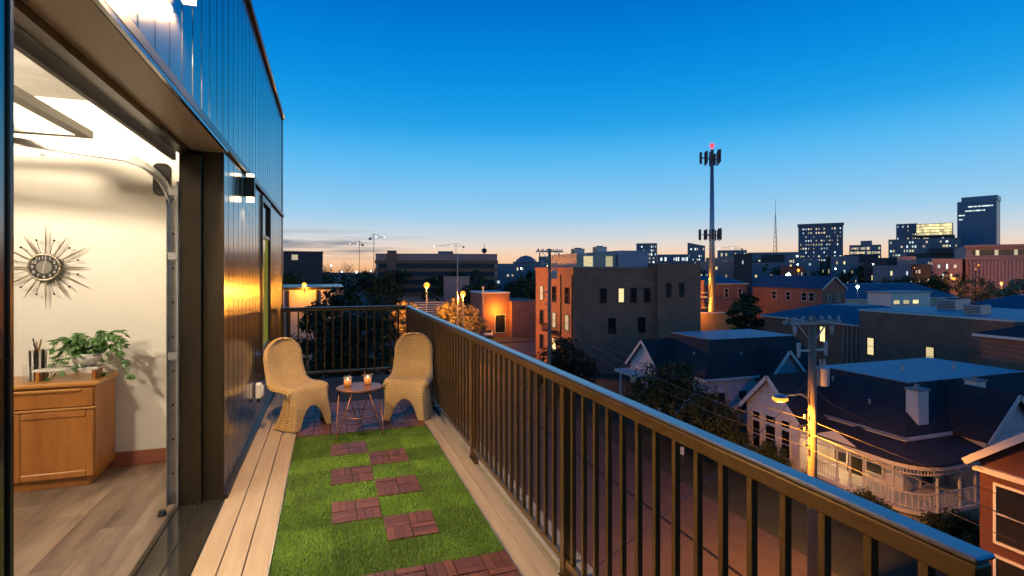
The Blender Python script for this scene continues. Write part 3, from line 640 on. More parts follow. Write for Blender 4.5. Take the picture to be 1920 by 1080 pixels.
# ================================================================ helpers for buildings
UNIT = {}
def pane_mesh(w, h, mat):
    k = (round(w, 2), round(h, 2), mat)
    if k not in UNIT: UNIT[k] = MB().box(-w/2, w/2, -0.03, 0.02, -h/2, h/2).mesh('pane', mat)
    return UNIT[k]
def frame_mesh(w, h, mat, t=0.09, bar=True):
    k = ('f', round(w, 2), round(h, 2), mat, bar)
    if k not in UNIT:
        m = MB().box(-w/2-t, -w/2, -0.07, 0.02, -h/2-t, h/2+t).box(w/2, w/2+t, -0.07, 0.02, -h/2-t, h/2+t)
        m.box(-w/2, w/2, -0.07, 0.02, h/2, h/2+t).box(-w/2-0.04, w/2+0.04, -0.10, 0.02, -h/2-t, -h/2)
        if bar: m.box(-w/2, w/2, -0.05, 0.0, -0.025, 0.025)
        UNIT[k] = m.mesh('window', mat)
    return UNIT[k]
FR = {'-y': 0.0, '-x': R(-90), '+x': R(90), '+y': R(180)}
def window(parent, face, c, u, z, w, h, pane='pane_dark', frame='trim', bar=True):
    loc = (u, c, z) if face in ('-y', '+y') else (c, u, z)
    o = put('window', frame_mesh(w, h, frame, bar=bar), parent, loc, (0, 0, FR[face])); put('pane', pane_mesh(w, h, pane), o); return o
def bldg(name, label, cat, x, y, W, D, H, rz=0.0, mat='far_grey', roof='membrane', group=None, parapet=0.5):
    t = thing(name, label, cat, (x, y, 0), rz, group)
    MB().box(-W/2, W/2, 0, D, 0, H).build('wall', mat, t)
    if parapet:
        MB().box(-W/2-0.1, W/2+0.1, -0.1, 0.25, H, H+parapet).box(-W/2-0.1, W/2+0.1, D-0.25, D+0.1, H, H+parapet).box(-W/2-0.1, -W/2+0.25, 0.25, D-0.25, H, H+parapet).box(W/2-0.25, W/2+0.1, 0.25, D-0.25, H, H+parapet).build('parapet', mat, t)
        MB().box(-W/2+0.25, W/2-0.25, 0.25, D-0.25, H, H+0.1).build('roof', roof, t)
    return t
def grid(t, W, H, cols, rows, z0, lit=0.4, mats=('pane_lit', 'pane_dim', 'pane_cool'), dark='pane_dark', fw=0.55, fh=0.5, rs=1, face='-y', D=0, skip_dark=True):
    rd = random.Random(rs); du = (W*0.94)/cols; dz = (H-z0)/rows; kk = 0
    for i in range(cols):
        for j in range(rows):
            l = rd.random() < lit
            if skip_dark and not l: continue
            m = rd.choice(mats) if l else dark
            u = -W*0.47+du*(i+0.5)
            loc, rz = ((u, 0.0, z0+dz*(j+0.5)), 0) if face == '-y' else (((-D/2 if False else 0), 0, 0), 0)
            if face == '-x': loc, rz = (-D/2, u+W/2, z0+dz*(j+0.5)), R(-90)
            if face == '+x': loc, rz = (D/2, u+W/2, z0+dz*(j+0.5)), R(90)
            put('window', pane_mesh(du*fw, dz*fh, m), t, loc, (0, 0, rz)).scale = (rd.choice((.6, 1, 1, 1.5)), 1, rd.choice((.8, 1, 1.2)))
def gable(parent, x0, x1, y0, y1, ze, zr, along, wall, roofm='shingle', ov=0.35, trim='trim'):
    """gable roof with ridge along 'x' or 'y'; gable walls, roof slabs and bargeboards"""
    th = 0.14
    if along == 'x':
        ym = (y0+y1)/2; sl = (zr-ze)/(ym-y0); e0, e1 = y0-ov, y1+ov; zeo = ze-ov*sl
        MB().ext([(x0, y0, ze), (x0, y1, ze), (x0, ym, zr)], (x1-x0, 0, 0)).build('gable_wall', wall, parent, world=True)
        MB().ext([(x0-ov, e0, zeo+.02), (x0-ov, ym, zr+.02), (x0-ov, ym, zr+th), (x0-ov, e0, zeo+th)], (x1-x0+ov, 0, 0)).ext([(x0-ov, e1, zeo+.02), (x0-ov, ym, zr+.02), (x0-ov, ym, zr+th), (x0-ov, e1, zeo+th)], (x1-x0+ov, 0, 0)).build('roof', roofm, parent, world=True)
        b_ = MB(); xx = x0-ov-0.02
        for e in (e0, e1): b_.bar((xx, e, zeo-.02), (xx, ym, zr-.0), 0.06, 0.24, (0, 0, 1))
        b_.build('bargeboard', trim, parent, world=True)
    else:
        xm = (x0+x1)/2; sl = (zr-ze)/(xm-x0); e0, e1 = x0-ov, x1+ov; zeo = ze-ov*sl
        MB().ext([(x0, y0, ze), (x1, y0, ze), (xm, y0, zr)], (0, y1-y0, 0)).build('gable_wall', wall, parent, world=True)
        MB().ext([(e0, y0-ov, zeo+.02), (xm, y0-ov, zr+.02), (xm, y0-ov, zr+th), (e0, y0-ov, zeo+th)], (0, y1-y0+ov, 0)).ext([(e1, y0-ov, zeo+.02), (xm, y0-ov, zr+.02), (xm, y0-ov, zr+th), (e1, y0-ov, zeo+th)], (0, y1-y0+ov, 0)).build('roof', roofm, parent, world=True)
        b_ = MB(); yy = y0-ov-0.02
        for e in (e0, e1): b_.bar((e, yy, zeo-.02), (xm, yy, zr), 0.06, 0.24, (0, 0, 1))
        b_.build('bargeboard', trim, parent, world=True)
def hip(parent, a, ze, b_, zt, ov=0.4, top='membrane', roofm='shingle'):
    A = (a[0]-ov, a[1]+ov, a[2]-ov, a[3]+ov)
    MB().frust(A, ze, b_, zt).build('roof', roofm, parent, world=True)
    MB().box(A[0]-.03, A[1]+.03, A[2]-.03, A[3]+.03, ze-0.22, ze-0.005).build('fascia', 'trim', parent, world=True, bevel=0.02)
    if top: MB().box(b_[0]-.05, b_[1]+.05, b_[2]-.05, b_[3]+.05, zt+0.002, zt+0.05).build('roof_deck', top, parent, world=True)

# ================================================================ houses across the street
h1 = thing('porch_house', 'pale house with wraparound white porch and two chimneys behind the utility pole', 'house', (32, 24, 0))
MB().box(29.4, 43.8, 20.4, 30.6, 0, 3.9).build('wall', 'siding', h1, world=True)
MB().box(27.0, 29.398, 25.0, 29.2, 0, 3.95).build('wall', 'siding', h1, world=True)
MB().box(33.0, 37.4, 18.6, 20.398, 0, 4.1).build('wall', 'siding', h1, world=True)
hip(h1, (29.4, 43.8, 20.4, 30.6), 4.0, (32.6, 43.4, 22.3, 28.2), 6.2)
gable(h1, 27.0, 31.6, 25.0, 29.2, 3.97, 6.05, 'x', 'siding')
gable(h1, 33.0, 37.4, 18.6, 23.4, 4.12, 6.1, 'y', 'siding')
for x, y, w_, z0, z1 in ((31.0, 20.75, 0.42, 4.2, 6.25), (36.3, 21.0, 0.38, 4.6, 6.35)):
    c_ = MB().box(x-w_, x+w_, y-0.34, y+0.34, z0, z1).build('chimney', 'trim', h1, world=True, bevel=0.02)
    MB().box(x-w_-.06, x+w_+.06, y-.40, y+.40, z1, z1+0.1).cyl((x, y, z1+.1), (x, y, z1+.32), .12, n=10).build('chimney_cap', 'concrete', c_, world=True)
def place(parent, ob, o=None): return ob
def wwin(parent, face, c, u, z, w, h, **k):
    o = org(parent); ob = window(parent, face, c-(o[1] if face in ('-y', '+y') else o[0]), u-(o[0] if face in ('-y', '+y') else o[1]), z-o[2], w, h, **k); return ob
for u in (25.9, 27.1, 28.3):
    wwin(h1, '-x', 26.99, u, 2.05, 0.62 if u != 27.1 else 0.8, 1.7); wwin(h1, '-x', 26.99, u, 3.3, 0.62 if u != 27.1 else 0.8, 0.42, bar=False)
wwin(h1, '-x', 29.39, 19.99+2.0, 2.15, 0.9, 1.5); wwin(h1, '-y', 20.39, 31.2, 2.0, 0.95, 1.7); wwin(h1, '-x', 29.39, 24.1, 2.1, 0.8, 1.5)
MB().box(29.33, 29.4, 22.75, 23.65, 0.9, 3.1).build('door', 'bronze', h1, world=True)
# porch: floor, curved roof, posts, railings
def porch_line(off):                            # plan outline from the gable wing round the corner
    pts = [(27.3-off, 24.95), (27.3-off, 19.6)]
    for k in range(1, 9):
        a = math.pi+math.pi/2*k/8; pts.append((28.7+(1.4+off)*math.cos(a), 19.6+(1.4+off)*math.sin(a)))
    pts.append((32.9, 18.2-off)); return pts
inner = [(32.9, 20.38), (29.38, 20.38), (29.38, 24.95)]
MB().ext([(x, y, 0.72) for x, y in porch_line(0.1)+inner], (0, 0, 0.18)).build('porch_floor', 'trim', h1, world=True)
MB().ext([(x, y, 0.0) for x, y in porch_line(-0.15)+inner], (0, 0, 0.718)).build('porch_base', 'concrete', h1, world=True)
o_, i_ = porch_line(0.3), [(29.6, 24.95), (29.6, 21.2)]+[(29.6+0.3*(1-math.cos(R(11.25*k))), 21.0-0.3*math.sin(R(11.25*k))) for k in range(1, 9)]+[(32.9, 20.5)]
m = MB(); n_ = len(o_); m.add([(x, y, 3.30) for x, y in o_]+[(x, y, 3.92) for x, y in i_[:n_]], [(k, k+1, n_+k+1, n_+k) for k in range(n_-1)])
pr = m.build('porch_roof', 'shingle', h1, world=True); s_ = pr.modifiers.new('t', 'SOLIDIFY'); s_.thickness = 0.08
m = MB()
for (xa, ya), (xb, yb) in zip(porch_line(0.18)[:-1], porch_line(0.18)[1:]): m.bar((xa, ya, 3.14), (xb, yb, 3.14), 0.10, 0.28)
m.build('porch_fascia', 'trim', h1, world=True)
m = MB()
pl_ = porch_line(0.08)
for (xa, ya), (xb, yb) in zip(pl_[:-1], pl_[1:]):
    m.bar((xa, ya, 2.74), (xb, yb, 2.74), 0.06, 0.05); nn = max(1, int(math.hypot(xb-xa, yb-ya)/0.13))
    for k in range(nn):
        u = (k+.5)/nn; m.box(xa+(xb-xa)*u-.018, xa+(xb-xa)*u+.018, ya+(yb-ya)*u-.018, ya+(yb-ya)*u+.018, 2.76, 3.0)
m.build('porch_frieze', 'trim', h1, world=True)
MB().ext([(27.02, 23.9, 3.28), (27.02, 21.2, 3.28), (27.02, 22.55, 3.86)], (0.06, 0, 0)).build('porch_pediment', 'trim', h1, world=True); MB().ext([(27.082, 24.0, 3.29), (27.082, 21.1, 3.29), (27.082, 22.55, 3.95)], (2.0, 0, 0)).build('porch_roof', 'shingle', h1, world=True)
posts = [(27.38, 24.6), (27.38, 22.7), (27.38, 21.9), (27.38, 21.1), (27.38, 19.5), (27.78, 18.62), (28.75, 18.28), (30.4, 18.28), (31.6, 18.28), (32.75, 18.28)]
posts.pop(5)
for x, y in posts:
    m = MB().cyl((x, y, 0.9), (x, y, 3.0), 0.075, 0.06, n=10); m.box(x-.09, x+.09, y-.09, y+.09, 0.9, 1.1); m.box(x-.09, x+.09, y-.09, y+.09, 2.72, 3.0); m.build('porch_post', 'trim', h1, world=True)
def prail(pts):
    m = MB()
    for (xa, ya), (xb, yb) in zip(pts[:-1], pts[1:]):
        m.bar((xa, ya, 1.72), (xb, yb, 1.72), 0.08, 0.06); m.bar((xa, ya, 1.02), (xb, yb, 1.02), 0.06, 0.06); nn = max(1, int(math.hypot(xb-xa, yb-ya)/0.14))
        for k in range(nn):
            u = (k+.5)/nn; x, y = xa+(xb-xa)*u, ya+(yb-ya)*u; m.box(x-.02, x+.02, y-.02, y+.02, 1.03, 1.72)
    m.build('porch_railing', 'trim', h1, world=True)
prail([(27.38, 24.6), (27.38, 22.7)]); prail([(27.38, 21.1), (27.38, 19.5)]); prail([(p[0], p[1]) for p in porch_line(-0.08)[1:10]]); prail([(28.75, 18.28), (30.4, 18.28)]); prail([(30.4, 18.28), (32.75, 18.28)])
m = MB()
for k in range(5): m.box(26.9-0.28*k, 27.2-0.28*k, 21.2, 22.6, 0, 0.72-0.145*k)
m.build('porch_steps', 'concrete', h1, world=True)
MB().lathe([(0.001, 0), (0.09, 0.0), (0.12, 0.10), (0.001, 0.14)], (28.3-32, 23.6-24, 2.75), 12).build('porch_lamp', 'flame', h1)
lamp('porch_light', 'POINT', (28.3, 23.6, 2.7), 140, WARM, h1, shadow_soft_size=0.1)

h2 = thing('hipped_house', 'pale house with dark hipped roof and small street gable beyond the porch house', 'house', (32, 39, 0))
MB().box(28.9, 41, 35.8, 46.0, 0, 4.0).build('wall', 'siding', h2, world=True)
MB().box(27.6, 28.898, 40.2, 45.0, 0, 4.2).build('wall', 'siding', h2, world=True)
hip(h2, (28.9, 41, 35.8, 46.0), 4.15, (31.2, 40.6, 38.0, 43.6), 6.9)
gable(h2, 27.6, 32.0, 40.2, 45.0, 4.2, 6.4, 'x', 'siding'); MB().box(34.2, 38.0, 34.6, 35.798, 0, 4.1).build('wall', 'siding', h2, world=True); gable(h2, 34.2, 38.0, 34.6, 38.6, 4.1, 6.2, 'y', 'grey_stucco')
for u in (41.4, 43.6): wwin(h2, '-x', 27.59, u, 2.1, 0.8, 1.7); MB().cyl((26.2, u+.9, 0), (26.2, u+.9, 3.3), .09, .08, n=8).build('porch_post', 'trim', h2, world=True)
for u in (30.4, 32.6): wwin(h2, '-y', 35.79, u, 2.1, 0.8, 1.6)
MB().box(25.9, 27.598, 41.6, 45.2, 3.3, 3.5).build('porch_roof', 'trim', h2, world=True); MB().cyl((31.0, 35.7, 0), (31.0, 35.7, 3.7), 0.06, n=8).build('downpipe', 'trim', h2, world=True)
h3 = thing('red_brick_house', 'red brick house with pale bargeboard and tall sash window', 'house', (25, 10, 0))
MB().box(22.9, 34, 5.5, 13.1, 0, 6.0).build('wall', 'brick_red', h3, world=True)
gable(h3, 22.9, 34, 5.5, 13.1, 6.0, 9.0, 'x', 'brick_red', ov=0.32)
for u in (12.1, 9.6, 7.0): wwin(h3, '-x', 22.89, u, 4.1, 0.9, 2.0); wwin(h3, '-x', 22.89, u, 1.6, 0.9, 1.8)
for u in (24.5, 27.5): wwin(h3, '+y', 13.11, u, 4.1, 0.9, 1.9)
MB().box(22.75, 23.0, 5.3, 13.25, 5.45, 5.65).build('cornice', 'trim', h3, world=True)

# dark brick blocks behind the houses
k1 = thing('brick_hall', 'dark brick hall with lit narrow windows behind the porch house', 'building', (62, 44, 0))
MB().box(59, 76, 31, 46, 0, 8.2).build('wall', 'brick_brown', k1, world=True); MB().box(60.5, 76, 46.002, 62, 0, 6.3).build('wall', 'brick_brown', k1, world=True)
MB().box(58.9, 76.1, 30.9, 46.1, 8.2, 8.38).build('coping', 'trim', k1, world=True); MB().box(59.3, 75.7, 31.3, 45.7, 8.38, 8.45).build('roof', 'membrane', k1, world=True)
hip(k1, (60.5, 76, 46.3, 62), 6.4, (66, 71, 52, 57), 8.2, top=None, roofm='blue_roof')
for u, z in ((52.2, 4.7), (44.6, 4.2), (38.2, 4.0)): wwin(k1, '-x', 60.49 if u > 46 else 58.99, u, z, 0.75, 1.9, pane='pane_lit', frame='bronze')
for u in (49.2, 48.6, 48.0, 47.4): MB().cyl((60.4, u, 0), (60.4, u, 6.1), 0.07, n=8).build('downpipe', 'galv', k1, world=True)
k2 = thing('brick_annexe', 'dark brick annexe with pale fascia and shingle roof behind the porch house', 'building', (52, 22, 0))
MB().box(50, 66, 12, 28.5, 0, 7.6).build('wall', 'brick_brown', k2, world=True); hip(k2, (50, 66, 12, 28.5), 7.8, (57, 60, 18, 23), 10.0, top=None)
k3 = thing('school_building', 'low school building with blue metal hip roofs and lit clerestory', 'building', (88, 52, 0))
MB().box(88, 112, 36, 60, 0, 5.8).build('wall', 'stucco', k3, world=True); hip(k3, (88, 112, 36, 60), 5.9, (97, 103, 46, 51), 9.3, top=None, roofm='blue_roof')
MB().box(101, 112, 72.5, 77, 0, 8.6).build('wall', 'trim', k3, world=True); MB().box(100.7, 112.3, 72.2, 77.3, 8.6, 8.9).build('roof', 'membrane', k3, world=True)
for u in (102.6, 105.2, 107.8): wwin(k3, '-y', 72.49, u, 6.9, 1.6, 0.7, pane='pane_lit', bar=False)
MB().box(120, 165, 100, 116, 0, 5.6).build('wall', 'stucco', k3, world=True); hip(k3, (120, 165, 100, 116), 5.7, (128, 157, 106, 110), 9.4, top=None, roofm='blue_roof')

# ================================================================ brown three-storey block with roof terrace
k4 = thing('brown_apartment_block', 'brown brick apartment block with roof penthouse across the street', 'building', (36, 65, 0))
MB().box(28.2, 39.8, 59, 71.5, 0, 13.0).build('wall', 'brick_brown', k4, world=True); MB().box(39.802, 46.4, 58.4, 71.5, 0, 13.9).build('wall', 'brick_brown', k4, world=True)
MB().box(28.5, 39.6, 59.3, 71.2, 13.0, 13.05).build('roof', 'membrane', k4, world=True)
ph = MB().box(29.6, 35.2, 61, 70, 13.05, 15.1).build('penthouse', 'stucco', k4, world=True); MB().box(35.4, 39.6, 60.2, 70, 13.05, 15.5).build('penthouse', 'grey_stucco', k4, world=True)
MB().box(28.1, 39.9, 58.9, 59.2, 13.0, 13.35).box(28.1, 28.4, 59.2, 71.6, 13.0, 13.35).build('parapet', 'brick_brown', k4, world=True)
for u, w_ in ((31.2, 1.3), (34.2, 1.0)): wwin(k4, '-y', 60.99, u, 14.1, w_, 1.3, pane='pane_lit', frame='trim', bar=False)
for z in (9.8,):
    for u, p_ in ((32.3, 'pane_dark'), (34.8, 'pane_lit'), (36.6, 'pane_dark')): wwin(k4, '-y', 58.99, u, z, 0.75, 1.7, pane=p_, frame='bronze', bar=False)
    wwin(k4, '-y', 58.99, 38.6, z, 0.75, 1.7, frame='bronze', bar=False)
    for u in (41.4, 43.4): wwin(k4, '-y', 58.39, u, 10.4, 0.6, 1.7, frame='bronze', bar=False)
wwin(k4, '-y', 58.99, 37.8, 6.0, 0.85, 1.8, frame='bronze'); wwin(k4, '-y', 58.99, 33.5, 6.0, 0.85, 1.8, frame='bronze')
for z, ps in ((9.8, ('pane_dark', 'pane_dark', 'pane_dim')), (6.4, ('pane_dim', 'pane_dim', 'pane_dark')), (3.0, ('pane_dark', 'pane_lit', 'pane_dark'))):
    for u, p_ in zip((60.8, 64.8, 69.2), ps): wwin(k4, '-x', 28.19, u, z, 1.1, 1.9, pane=p_, frame='bronze')
for u in (62.6, 59.2): MB().cyl((28.1, u, 0), (28.1, u, 12.4), 0.08, n=8).build('downpipe', 'bronze', k4, world=True)
bl = MB().box(27.0, 28.19, 63.4, 66.4, 4.9, 5.05); bl.box(27.0, 27.06, 63.4, 66.4, 5.95, 6.02)
for k in range(14): bl.box(27.01, 27.05, 63.4+k*.22, 63.44+k*.22, 5.05, 5.95)
bl.build('balcony', 'black', k4, world=True)
k5 = thing('corner_annexe', 'low salmon brick annexe glowing orange beside the brown block', 'building', (30, 103, 0))
MB().box(28.0, 33.5, 99, 108, 0, 8.5).build('wall', 'brick_salmon', k5, world=True); MB().box(33.502, 40, 97.5, 110, 0, 7).build('wall', 'brick_salmon', k5, world=True)
MB().box(27.9, 33.6, 98.9, 108.1, 8.5, 8.75).build('coping', 'trim', k5, world=True)
wwin(k5, '-y', 98.99, 31.6, 2.6, 2.0, 3.4, pane='pane_dark', frame='trim', bar=False)
lamp('entry_light', 'POINT', (30.6, 97.4, 5.2), 1500, SODIUM, k5, shadow_soft_size=0.3)
# brick row behind the tower
k6 = thing('brick_row_house', 'long salmon brick row house with blue roof behind the monopole', 'building', (86, 104, 0))
MB().box(80, 96, 104, 116, 0, 9.8).build('wall', 'brick_salmon', k6, world=True); hip(k6, (80, 96, 104, 116), 9.9, (84, 92, 109, 111), 11.7, top=None, roofm='blue_roof')
MB().box(96.002, 102.4, 83, 102, 0, 9.3).build('wall', 'brick_salmon', k6, world=True); gable(k6, 96.0, 102.4, 83, 102, 9.3, 11.7, 'y', 'brick_salmon', roofm='blue_roof')
for u in (82, 86, 90, 94): wwin(k6, '-y', 103.99, u, 7.6, 1.0, 2.0)
for u in (98.0, 100.4): wwin(k6, '-y', 82.99, u, 7.2, 0.7, 1.3)
for u in (85.5, 87.4, 91.5, 95.5): wwin(k6, '-x', 95.99, u, 7.4, 1.2, 1.7)
k7 = thing('courtyard_block', 'brick block with orange-lit balconies beside the monopole base', 'building', (72, 102, 0))
MB().box(72.6, 79.6, 99, 112, 0, 10.8).build('wall', 'brick_salmon', k7, world=True)
for z in (3.6, 7.0): MB().box(73.4, 79.2, 97.2, 99, z, z+0.18).box(73.4, 73.55, 97.2, 99, z+.18, z+1.2).box(73.4, 79.2, 97.2, 97.28, z+1.1, z+1.2).build('balcony', 'trim', k7, world=True)
for u in (75.2, 77.8): wwin(k7, '-y', 98.99, u, 5.2, 1.1, 2.0); wwin(k7, '-y', 98.99, u, 8.6, 1.1, 2.0)
lamp('balcony_light', 'POINT', (76.2, 96.4, 9.9), 1500, SODIUM, k7, shadow_soft_size=0.3)
lamp('balcony_light', 'POINT', (76, 95.6, 3.0), 2200, SODIUM, k7, shadow_soft_size=0.3)
yw = thing('yard_wall', 'low orange-lit rendered wall round the monopole yard', 'wall', (70, 88, 0))
MB().box(60, 80, 86, 86.4, 0, 4.6).build('wall', 'lamplit_ochre', yw, world=True); MB().box(59.9, 80.1, 85.9, 86.5, 4.6, 4.75).build('coping', 'trim', yw, world=True); lamp('yard_lamp', 'POINT', (68.5, 83.6, 4.3), 420, SODIUM, yw, shadow_soft_size=0.3)

# ================================================================ left of the street
k8 = thing('yellow_lit_building', 'pale rendered building lit yellow by a wall lamp beyond the railing', 'building', (-6, 66, 0))
MB().box(-16, 1.6, 66, 80, 0, 10.7).build('wall', 'stucco', k8, world=True); MB().box(-16.1, 1.7, 65.9, 80.1, 10.7, 11.0).build('coping', 'bronze', k8, world=True)
for x in (-4.4, -1.2): MB().box(x-.15, x+.15, 65.8, 65.999, 0, 10.65).build('pilaster', 'bronze', k8, world=True)
MB().cyl((-2.6, 66, 10.4), (-2.6, 64.9, 11.4), 0.06, n=6).build('lamp_arm', 'galv', k8, world=True); MB().ball((-2.6, 64.8, 11.3), 0.26).build('lamp_globe', 'sodium', k8, world=True)
lamp('wall_lamp', 'POINT', (-2.6, 64.4, 11.0), 1100, SODIUM, k8, shadow_soft_size=0.25)
def fb(name, label, px0, px1, ytop, d, mat, **k):
    x, y = at((px0+px1)/2, d); th = math.atan(((px0+px1)/2-960)/1000); W = (px1-px0)/1000*d*math.cos(th); H = hz(ytop, d); rz = k.pop('rz', 0.0)-YAW-th
    return bldg(name, label, k.pop('cat', 'building'), x, y, W, k.pop('D', W*0.6), H, rz, mat, **k), W, H
t, W, H = fb('office_building', 'dark flat-roofed building behind the tree at the facade corner', 470, 607, 474, 150, 'far_dark'); grid(t, W, H, 9, 4, 8, 0.06, rs=3)
t, W, H = fb('parking_garage', 'long dark brick parking garage on the horizon beyond the street', 706, 934, 478, 210, 'far_rose', D=30); 
for k in range(5): MB().box(-W/2-0.3, W/2+0.3, -0.3, 0.02, 3.0+k*3.2, 4.3+k*3.2).build('deck_band', 'brick_brown', t)
for k in range(4): MB().box(-W/2+1, W/2-1, -0.05, 0.03, 4.3+k*3.2, 6.2+k*3.2).build('opening', 'far_dark', t)
MB().box(-W/2+4.5, -W/2+8, -1.2, -0.31, 0, H+1.6).build('stair_tower', 'brick_brown', t)
MB().box(-W/2+24, -W/2+30, 3, 9, H, H+1.6).build('roof_plant', 'far_grey', t)
t, W, H = fb('domed_hall', 'distant pale hall with shallow dome beside the parking garage', 962, 1010, 492, 320, 'far_grey'); MB().lathe([(W*.42, H), (W*.38, H+1.6), (W*.2, H+3.6), (.01, H+4.4)], (0, W*.3, 0), 20).build('dome', 'far_grey', t, smooth=True)
t, W, H = fb('white_pavilion', 'low white pavilion by the lawn beyond the cross street', 938, 968, 568, 165, 'trim', D=8); grid(t, W, H, 3, 1, 1.0, 1.0, mats=('pane_dim',))
t, W, H = fb('shed_building', 'low brown shed behind the sodium lamps on the street', 832, 880, 522, 150, 'far_rose', D=10)
# billboard-like screen fence beside the lamp
sf = thing('slatted_canopy', 'pale slatted parking canopy beside the bright sodium lamp', 'canopy', (*at(800, 96), 0), R(-8))
for x in (-3, 0, 3): MB().box(x-.1, x+.1, -.1, .1, 0, 7.2).build('post', 'galv', sf)
for k in range(7): MB().box(-3.6, 3.6, -0.25+k*.02, -0.12+k*.02, 4.6+k*.42, 4.78+k*.42).build('slat', 'trim', sf)

# ================================================================ skyline
def sky_b(name, label, px0, px1, ytop, d, mat, cols=0, rows=0, lit=.4, z0=12, **k):
    kw = {a: k.pop(a) for a in ('mats', 'dark', 'fw', 'fh', 'rs', 'skip_dark') if a in k}
    t, W, H = fb(name, label, px0, px1, ytop, d, mat, **k)
    if cols: grid(t, W, H-1.0, cols, rows, z0, lit, **kw)
    return t, W, H
t, W, H = sky_b('glass_tower', 'tall dark blue glass tower with lit top floors', 1794, 1868, 377, 900, 'tower_glass', rz=R(-8), D=40)
MB().box(-W/2+5, W/2+1.0, 2, 40, H, H+8).build('crown', 'tower_glass', t)
for k in range(24): MB().box(-W/2+k*W/23-0.25, -W/2+k*W/23+0.25, -0.5, 0.02, 0, H).build('mullion', 'tower_glass', t)
for j, (n_, st_) in enumerate(((16, 6), (13, 4), (4, 0), (3, 0))):
    for i in range(n_): put('window', pane_mesh(1.6, 2.0, 'pane_cool'), t, (-W/2+3+(st_+i)*(W-6)/22, -0.55, H-9-7*j), (0, 0, 0))
t, W, H = sky_b('office_tower', 'blue office tower with scattered lit windows and bright side bays', 1496, 1580, 424, 700, 'far_blue', 16, 11, .5, z0=14, mats=('pane_cool', 'pane_dim', 'pane_lit'), fw=.42, fh=.38, rs=11)
MB().box(-W/2-1, W/2+1, -1, 30, H+.6, H+3.6).build('crown', 'far_blue', t)
t, W, H = sky_b('office_tower', 'dark square office tower standing left of the yellow-lit block', 1680, 1720, 420, 850, 'far_blue', 8, 9, .3, z0=30, fw=.4, fh=.35, rs=12)
t, W, H = sky_b('lit_office_block', 'office block with glowing yellow glass top storeys', 1717, 1790, 442, 820, 'far_dark', 12, 5, .35, z0=16, rs=13)
MB().box(-W/2, W/2-2, 1, 26, H+.5, H+19).build('glass_storey', 'far_blue', t)
for j in range(4):
    for i in range(14): put('window', pane_mesh(3.6, 3.6, 'pane_lit'), t, (-W/2+2.4+i*(W-6)/13.5, 0.97, H+3.2+j*4.4))
sky_b('hospital_block', 'wide grey-blue block with lit windows in front of the yellow-lit block', 1665, 1742, 449, 620, 'far_grey', 14, 7, .4, z0=14, rs=14, mats=('pane_cool', 'pane_dim'))
sky_b('hospital_block', 'pale blue block with lit windows below the glass tower', 1742, 1803, 447, 640, 'far_grey', 10, 7, .3, z0=14, rs=15, mats=('pane_cool', 'pane_dim'))
t, W, H = sky_b('stepped_block', 'stepped bright-windowed block with small rooftop tower', 1592, 1652, 460, 560, 'far_grey', 14, 6, .75, z0=12, rs=16, fw=.8, mats=('pane_dim', 'pane_lit'))
MB().box(-W*.14, W*.22, 4, 14, H+.5, H+5).build('roof_tower', 'far_grey', t)
sky_b('apartment_tower', 'slim apartment tower dotted with lights over the brown block', 1193, 1232, 457, 520, 'far_grey', 10, 7, .55, z0=12, rs=17, mats=('pane_cool', 'pane_dim'))
t, W, H = sky_b('apartment_tower', 'slant-topped apartment tower dotted with lights left of the monopole', 1289, 1322, 462, 540, 'far_grey', 8, 7, .45, z0=12, rs=18, mats=('pane_dim', 'pane_cool'))
MB().ext([(-W/2, 0, H+.5), (W/2, 0, H+.5), (-W/2, 0, H+4)], (0, 10, 0)).build('slant_roof', 'far_grey', t)
sky_b('hotel_block', 'long teal-lit low block on the skyline over the brown block', 1232, 1292, 478, 460, 'far_blue', 14, 3, .5, z0=10, rs=19, mats=('pane_cool',))
sky_b('office_building', 'grey office building right of the monopole on the skyline', 1345, 1400, 470, 480, 'far_grey', 12, 4, .4, z0=10, rs=20)
sky_b('office_building', 'plain grey office building with lit row before the radio mast', 1400, 1500, 474, 500, 'far_grey', 16, 4, .35, z0=10, rs=21)
sky_b('office_building', 'low grey building before the blue office tower', 1500, 1600, 490, 420, 'far_rose', 14, 3, .35, z0=8, rs=22)
sky_b('office_building', 'low block between brown block penthouse and bare tree', 1010, 1050, 482, 400, 'far_grey', 6, 3, .3, z0=10, rs=23)
sky_b('office_building', 'small pale block beside the far utility pole top', 1062, 1086, 478, 420, 'far_grey', 5, 3, .5, z0=10, rs=24)
t, W, H = sky_b('courthouse', 'rose-coloured stone building with tall pilasters on the right skyline', 1806, 1990, 463, 200, 'far_rose', D=30, rz=R(10))
for k in range(26): MB().box(-W/2+1+k*W/26, -W/2+1.9+k*W/26, -0.7, 0.0, 2, H-5).build('pilaster', 'far_rose', t)
MB().box(-W/2-.5, W/2+.5, -1.0, 2, H-4.6, H-3.6).box(-W/2-.6, W/2+.6, -1.2, 2, H, H+1.0).build('cornice', 'far_rose', t)
for k in range(24): put('window', pane_mesh(1.0, 2.0, 'pane_dim' if k % 5 == 1 else 'pane_dark'), t, (-W/2+2.4+k*W/24.5, -0.02, H-2.0))
for k in range(25): put('window', pane_mesh(0.9, H-9, 'pane_dark'), t, (-W/2+2.6+k*W/26, -0.02, (H-3)/2))
t, W, H = sky_b('rotunda', 'dark round-fronted hall with bright entrance band before the skyline', 1700, 1795, 476, 420, 'far_dark', D=20)
MB().lathe([(9, H), (9, H+4), (.01, H+4.5)], (W*.18, 6, 0), 24).build('drum', 'far_dark', t); 
for k in range(10): put('window', pane_mesh(1.6, 2.2, 'pane_lit'), t, (W*.02+k*2.0, -0.03, H-9))
